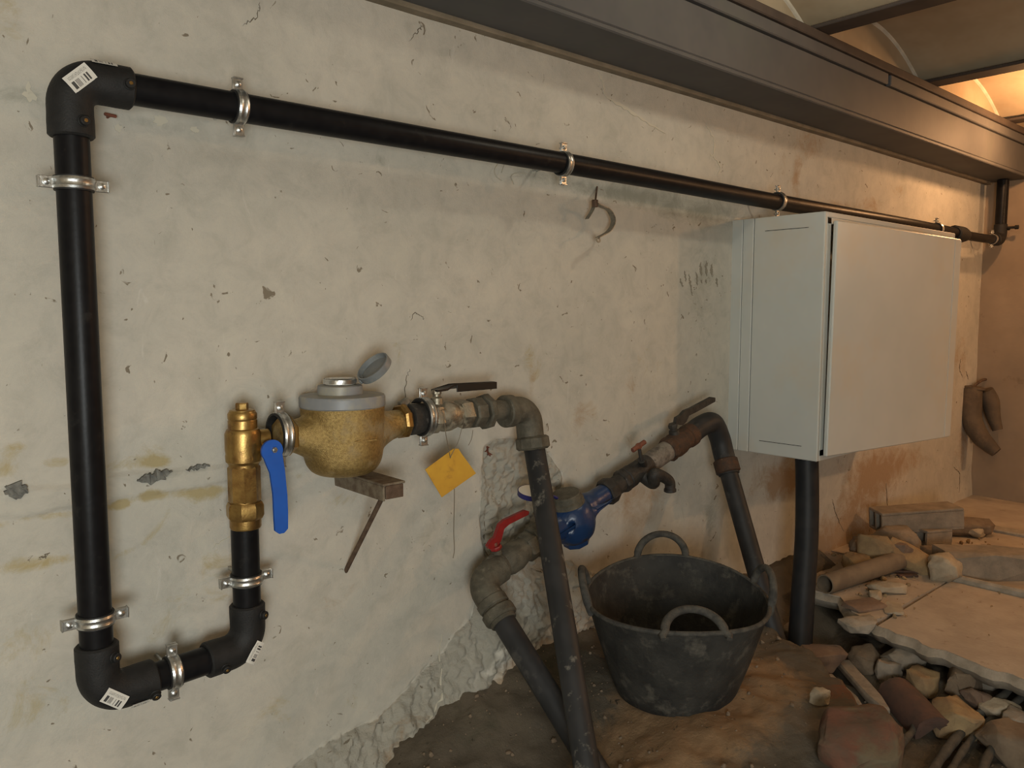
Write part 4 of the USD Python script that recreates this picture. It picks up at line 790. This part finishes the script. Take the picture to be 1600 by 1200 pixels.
part(hs, 'hook', tube(curve([V(XEND + .01, l1[0][1] - .03, .76), V(5.68, l1[0][1] - .03, .755), V(5.61, l1[0][1] - .01, .72), V(5.60, l1[0][1], .68)], 6), .008, 10), 'rust_steel', 'iron hook')

# ---------------------------------------------------------------- rubble on the slab
def stone(px, py, z, size, material, label, seed, cat='stone', rz=0, tilt=None, sink=.35, name='stone', flat=.75):
    c = G(px, py, z + (size[2] * (.5 - sink) if not tilt else size[2] * .3)); R = rot((0, 0, 1), rz)
    if tilt: R = R @ rot(tilt[0], tilt[1])
    return solo(name, rock(c, size, seed, R, flat=flat), material, label, cat, None, None, smooth=32)
c = V(4.24, -.245, .02); R = rot((0, 0, 1), -41) @ rot((0, 1, 0), -4)
hbk = thing('hollow_block', 'long grey clay block lying on top of the rubble heap by the wall', 'block', c)
BCc = V(4.24, -.245, .135)
def hollow(cc, sz, R, n=2):
    t = .014; L, w, h = sz; ps = [rbox(cc + R @ V(0, 0, s * (h - t) / 2), (L, w, t), R, .003) for s in (-1, 1)] + [rbox(cc + R @ V(0, s, 0), (L, t, h - 2 * t), R, .001) for s in np.linspace(-(w - t) / 2, (w - t) / 2, n + 1)]
    return cat_(ps)
part(hbk, 'body', hollow(BCc, (.42, .15, .11), R), 'stone_grey')
b2 = thing('hollow_block', 'broken end of a hollow block with dark holes in the middle of the rubble heap', 'block', G(1440, 850, 0))
part(b2, 'body', hollow(G(1447, 852, .0) + V(.03, .03, .055), (.16, .22, .085), rot((0, 0, 1), -25), 3), 'stone_grey')
cp0, cp1 = G(1289, 913, .043), G(1412, 873, .055)
ct = thing('clay_tube', 'open-ended tan tube lying in front of the rubble heap', 'tube', (cp0 + cp1) / 2 - V(0, 0, .04))
dct = unit(cp1 - cp0); Lc = np.linalg.norm(cp1 - cp0)
part(ct, 'tube', band([(0, .036), (0, .041), (.004, .042), (Lc - .004, .042), (Lc, .041), (Lc, .036)], cp0, dct, 36), 'clay_tube')
stone(1369, 868, .0, (.07, .16, .19), 'stone_ochre', 'narrow upright ochre stone standing behind the tan tube', 11, rz=20, sink=.15)
stone(1430, 880, .0, (.30, .10, .13), 'stone_ochre', 'leaning flat ochre slab behind the right end of the tan tube', 12, rz=-50, tilt=((0, 1, 0), 34), sink=.1)
stone(1476, 888, .0, (.15, .13, .12), 'stone_pale', 'pale angular stone right of the leaning slab', 13, sink=.1, rz=15)
stone(1545, 880, .0, (.42, .20, .13), 'stone_grey', 'long flat-topped grey stone at the right end of the heap', 14, rz=-48, sink=.15, flat=.6)
stone(1338, 884, .0, (.14, .12, .09), 'stone_ochre', 'squat ochre stone at the left end of the heap beside the wall', 15, rz=30, sink=.1)
stone(1352, 862, .0, (.16, .14, .12), 'stone_brown', 'dark brown stone against the wall at the back of the heap', 16, rz=10, sink=.1)
stone(1400, 845, .0, (.22, .18, .13), 'stone_grey', 'grey stone wedged under the long clay block', 17, rz=-20, sink=.1)
stone(1388, 918, .0, (.16, .09, .045), 'stone_pale', 'flat whitish chip in front of the tan tube', 18, rz=-30, sink=.1)
stone(1368, 930, .0, (.10, .05, .03), 'stone_pale', 'smallest whitish chip, nearest the slab edge', 19, rz=25, sink=.1)
stone(1525, 832, .0, (.09, .07, .05), 'stone_pale', 'small pale stone by the low kerb', 20, sink=.1)
stone(1500, 822, .0, (.34, .16, .09), 'stone_brown', 'broken brown stone at the right end of the long clay block', 21, rz=-40, sink=.1)
stone(1342, 975, -.02, (.14, .09, .05), 'concrete_edge', 'grey lump of mortar at the broken slab corner', 22, rz=-30, sink=.3)
stone(1350, 945, .0, (.16, .10, .018), 'brick_pink', 'thin flaky shard lying at the slab corner', 23, rz=-20, sink=.0, flat=.6)
stone(1395, 950, .0, (.12, .07, .014), 'stone_pale', 'thin pale shard lying beside the slab joint', 24, rz=30, sink=.0, flat=.6)
stone(1455, 868, .0, (.12, .10, .08), 'stone_brown', 'small brown stone between the leaning slab and the pale angular stone', 25, rz=12, sink=.1)
stone(1405, 862, .05, (.10, .09, .09), 'brick_pink', 'pinkish lump on the heap above the right end of the tan tube', 26, rz=50, sink=.1)
tc_ = G(1410, 897, .0); solo('tile_shard', cat_([rbox(tc_ + V(.03, 0, .008), (.13, .04, .012), rot((0, 0, 1), -50), .003), rbox(tc_ + V(-.02, -.03, .006), (.09, .03, .010), rot((0, 0, 1), -38), .003)]), 'terracotta', 'thin dark tile splinters between the tan tube and the slab joint', 'shard')

# ---------------------------------------------------------------- mound edge and trench
def gz(x, y): return float(ground_z(np.array([x], float), np.array([y], float))[0])
def GG(px, py, up=0):
    'where the sight line meets the earth raised by up'
    z = 0.0
    for _ in range(40): c = G(px, py, z); z = .6 * z + .4 * (gz(c[0], c[1]) + up)
    return c
def lay(px, py, z, size, material, label, seed, name='stone', cat='stone', rz=0, tilt=None, sink=.35, flat=.75):
    c = GG(px, py, size[2] * (.5 - sink)); R = rot((0, 0, 1), rz)
    if tilt: R = R @ rot(tilt[0], tilt[1])
    return solo(name, rock(c, size, seed, R, flat=flat), material, label, cat, None, None, smooth=32)
lay(1284, 1030, .06, (.16, .12, .09), 'brick_pink', 'broken pinkish brick on the edge of the mound right of the tub', 31, 'broken_brick', 'brick', rz=-35, sink=-.05, flat=.6)
lay(1240, 985, .06, (.13, .12, .05), 'stone_grey', 'flat grey stone where the dark bent pipe enters the earth', 32, rz=10, sink=.4)
def plank(a, b, w, t, label, name='wood_strip'):
    a, b = np.asarray(a), np.asarray(b); u = unit(b - a); n = unit(np.cross(u, np.cross(ez, u))); R = np.stack([u, np.cross(n, u), n], 1)
    m = rbox((a + b) / 2, (np.linalg.norm(b - a), w, t), R, .006)
    v = m.subdivide().subdivide(); end = (v.vertices - (a + b) / 2) @ u; k = end > np.linalg.norm(b - a) * .25; side = (v.vertices - (a + b) / 2) @ R[:, 1]
    v.vertices[k] -= np.outer(side[k] * .6, R[:, 1]); v.vertices += v.vertex_normals * ((fbm(v.vertices * 20, 3, 4) - .5) * .01)[:, None]
    return solo(name, v, 'old_wood', label, 'wood strip', smooth=32)
plank(GG(1316, 1036, .035), GG(1370, 1096, .03) + (GG(1370, 1096, .03) - GG(1316, 1036, .035)) * .25, .055, .028, 'longer pale splintered wood strip hanging over the trench edge')
plank(GG(1292, 1058, .02), GG(1345, 1105, .02), .044, .022, 'shorter grey wood strip under the longer one on the mound edge')
lay(1280, 1090, .03, (.055, .045, .05), 'stone_pale', 'small whitish stone beside the wood strips', 33, sink=.2)
lay(1345, 1168, .0, (.21, .19, .16), 'stone_red', 'large red-brown rock at the bottom of the picture below the wood strips', 34, rz=20, sink=.3)
T0 = -.17
lay(1442, 1064, T0, (.14, .10, .09), 'stone_ochre', 'pale ochre cobble in the middle of the trench', 41, sink=.2, rz=10)
lay(1388, 1048, T0, (.09, .08, .08), 'stone_grey', 'rounded grey cobble in the dark part of the trench', 42, sink=.2)
lay(1500, 1062, T0, (.15, .13, .11), 'stone_brown', 'round brown cobble under the slab edge', 43, sink=.3)
lay(1492, 1128, T0, (.17, .15, .13), 'stone_ochre', 'large dull yellow cobble below the pale cobble in the trench', 44, sink=.3, rz=30)
lay(1352, 1030, T0, (.12, .10, .10), 'stone_brown', 'brown stone at the head of the trench behind the brick', 45, sink=.3)
lay(1562, 1108, T0, (.12, .07, .06), 'stone_pale', 'pale flat stone beside the cables', 46, sink=.1, rz=-30)
lay(1592, 1128, T0, (.11, .08, .07), 'stone_grey', 'light grey stone at the right edge of the picture', 47, sink=.1)
lay(1545, 1062, T0, (.10, .10, .08), 'stone_grey', 'grey stone close under the slab right of the round brown one', 48, sink=.2)
lay(1590, 1165, T0, (.20, .16, .12), 'stone_brown', 'brown stone at the bottom right corner', 49, sink=.3, rz=-20)
lay(1415, 1030, T0, (.16, .10, .09), 'stone_grey', 'dark wedge of stone in the shadow below the slab', 50, sink=.3, rz=-30)
lay(1530, 1092, T0, (.12, .06, .06), 'brick_pink', 'broken brick splinter beside the cables', 51, 'broken_brick', 'brick', rz=60, sink=.1)
# curved broken clay tile
t0, t1 = GG(1400, 1085, .02), GG(1462, 1150, .015); du2 = unit(t1 - t0); sidev = unit(np.cross(du2, ez)); upv = np.cross(sidev, du2)
q = []
for s in np.linspace(0, np.linalg.norm(t1 - t0), 14):
    rr = []
    for r_, ths in ((.066, np.linspace(-.2, math.pi + .2, 14)), (.052, np.linspace(math.pi + .2, -.2, 14))):
        rr += [t0 + du2 * (s + .012 * (noise(V(th * 3, 1, 1)) - .5)) + (sidev * math.cos(th) + upv * math.sin(th)) * r_ for th in ths]
    q.append(rr)
solo('clay_tile', grid_tube(np.array(q)), 'terracotta', 'dark curved terracotta tile lying across the trench', 'tile', smooth=40)
for k, (a, b, c2, r_, lab) in enumerate((((1590, 1062), (1520, 1125), (1450, 1215), .014, 'thick left-hand earthy cable lying in the trench at the bottom right'), ((1600, 1085), (1535, 1135), (1480, 1215), .011, 'middle earthy cable of the three in the trench'), ((1612, 1110), (1570, 1140), (1530, 1215), .013, 'right-hand earthy cable of the three in the trench'), ((1432, 1125), (1410, 1160), (1398, 1210), .012, 'short earthy cable in front of the curved tile'))):
    zz = -.13 if k < 3 else -.10
    up_ = r_ * 1.1 + .012
    pts = curve([GG(*a, up_), GG((a[0] + b[0]) / 2 + 5, (a[1] + b[1]) / 2, up_), GG(*b, up_), GG((c2[0] + b[0]) / 2 - 4, (c2[1] + b[1]) / 2, up_), GG(*c2, up_)], 8)
    solo('earthy_cable', tube(pts, r_ * (.85 + .3 * np.array([noise(V(i * .6, k, 0)) for i in range(len(pts))])), 12), 'dark_cable', lab, 'cable')

# loose gravel and crumbs: uncountable
crumbs = []
r = np.random.default_rng(99)
for k in range(900):
    if k < 560: x, y = r.uniform(.9, 2.7), -abs(r.normal(0, .42)) - .10
    else: x, y = r.uniform(2.5, 3.0), r.uniform(-1.3, -.1)
    s = .0022 + .007 * r.random() ** 4
    if (x - TC[0]) ** 2 + (y - TC[1]) ** 2 < .2 ** 2: continue
    m = trimesh.creation.icosphere(0, 1.0); m.vertices *= r.uniform(.6, 1.2, (12, 1)) * s * r.uniform(.7, 1.3, 3); m.apply_translation((x, y, gz(x, y) + s * .3)); crumbs.append(m)
solo('gravel', cat_(crumbs), 'stone_brown', 'loose grit and crumbs scattered over the bare earth', 'gravel', None, 'stuff', smooth=False)
crumbs = []
for k in range(260):
    x, y = r.uniform(3.05, 4.7), -abs(r.normal(0, .35)) - .03
    if x < slab_edge(y) + .05: continue
    s = .003 + .011 * r.random() ** 3; m = trimesh.creation.icosphere(0, 1.0); m.vertices *= r.uniform(.6, 1.2, (12, 1)) * s * r.uniform(.7, 1.3, 3); m.apply_translation((x, y, s * .3)); crumbs.append(m)
solo('rubble_crumbs', cat_(crumbs), 'stone_ochre', 'fine rubble crumbs spread over the slab around the heap', 'gravel', None, 'stuff', smooth=False)
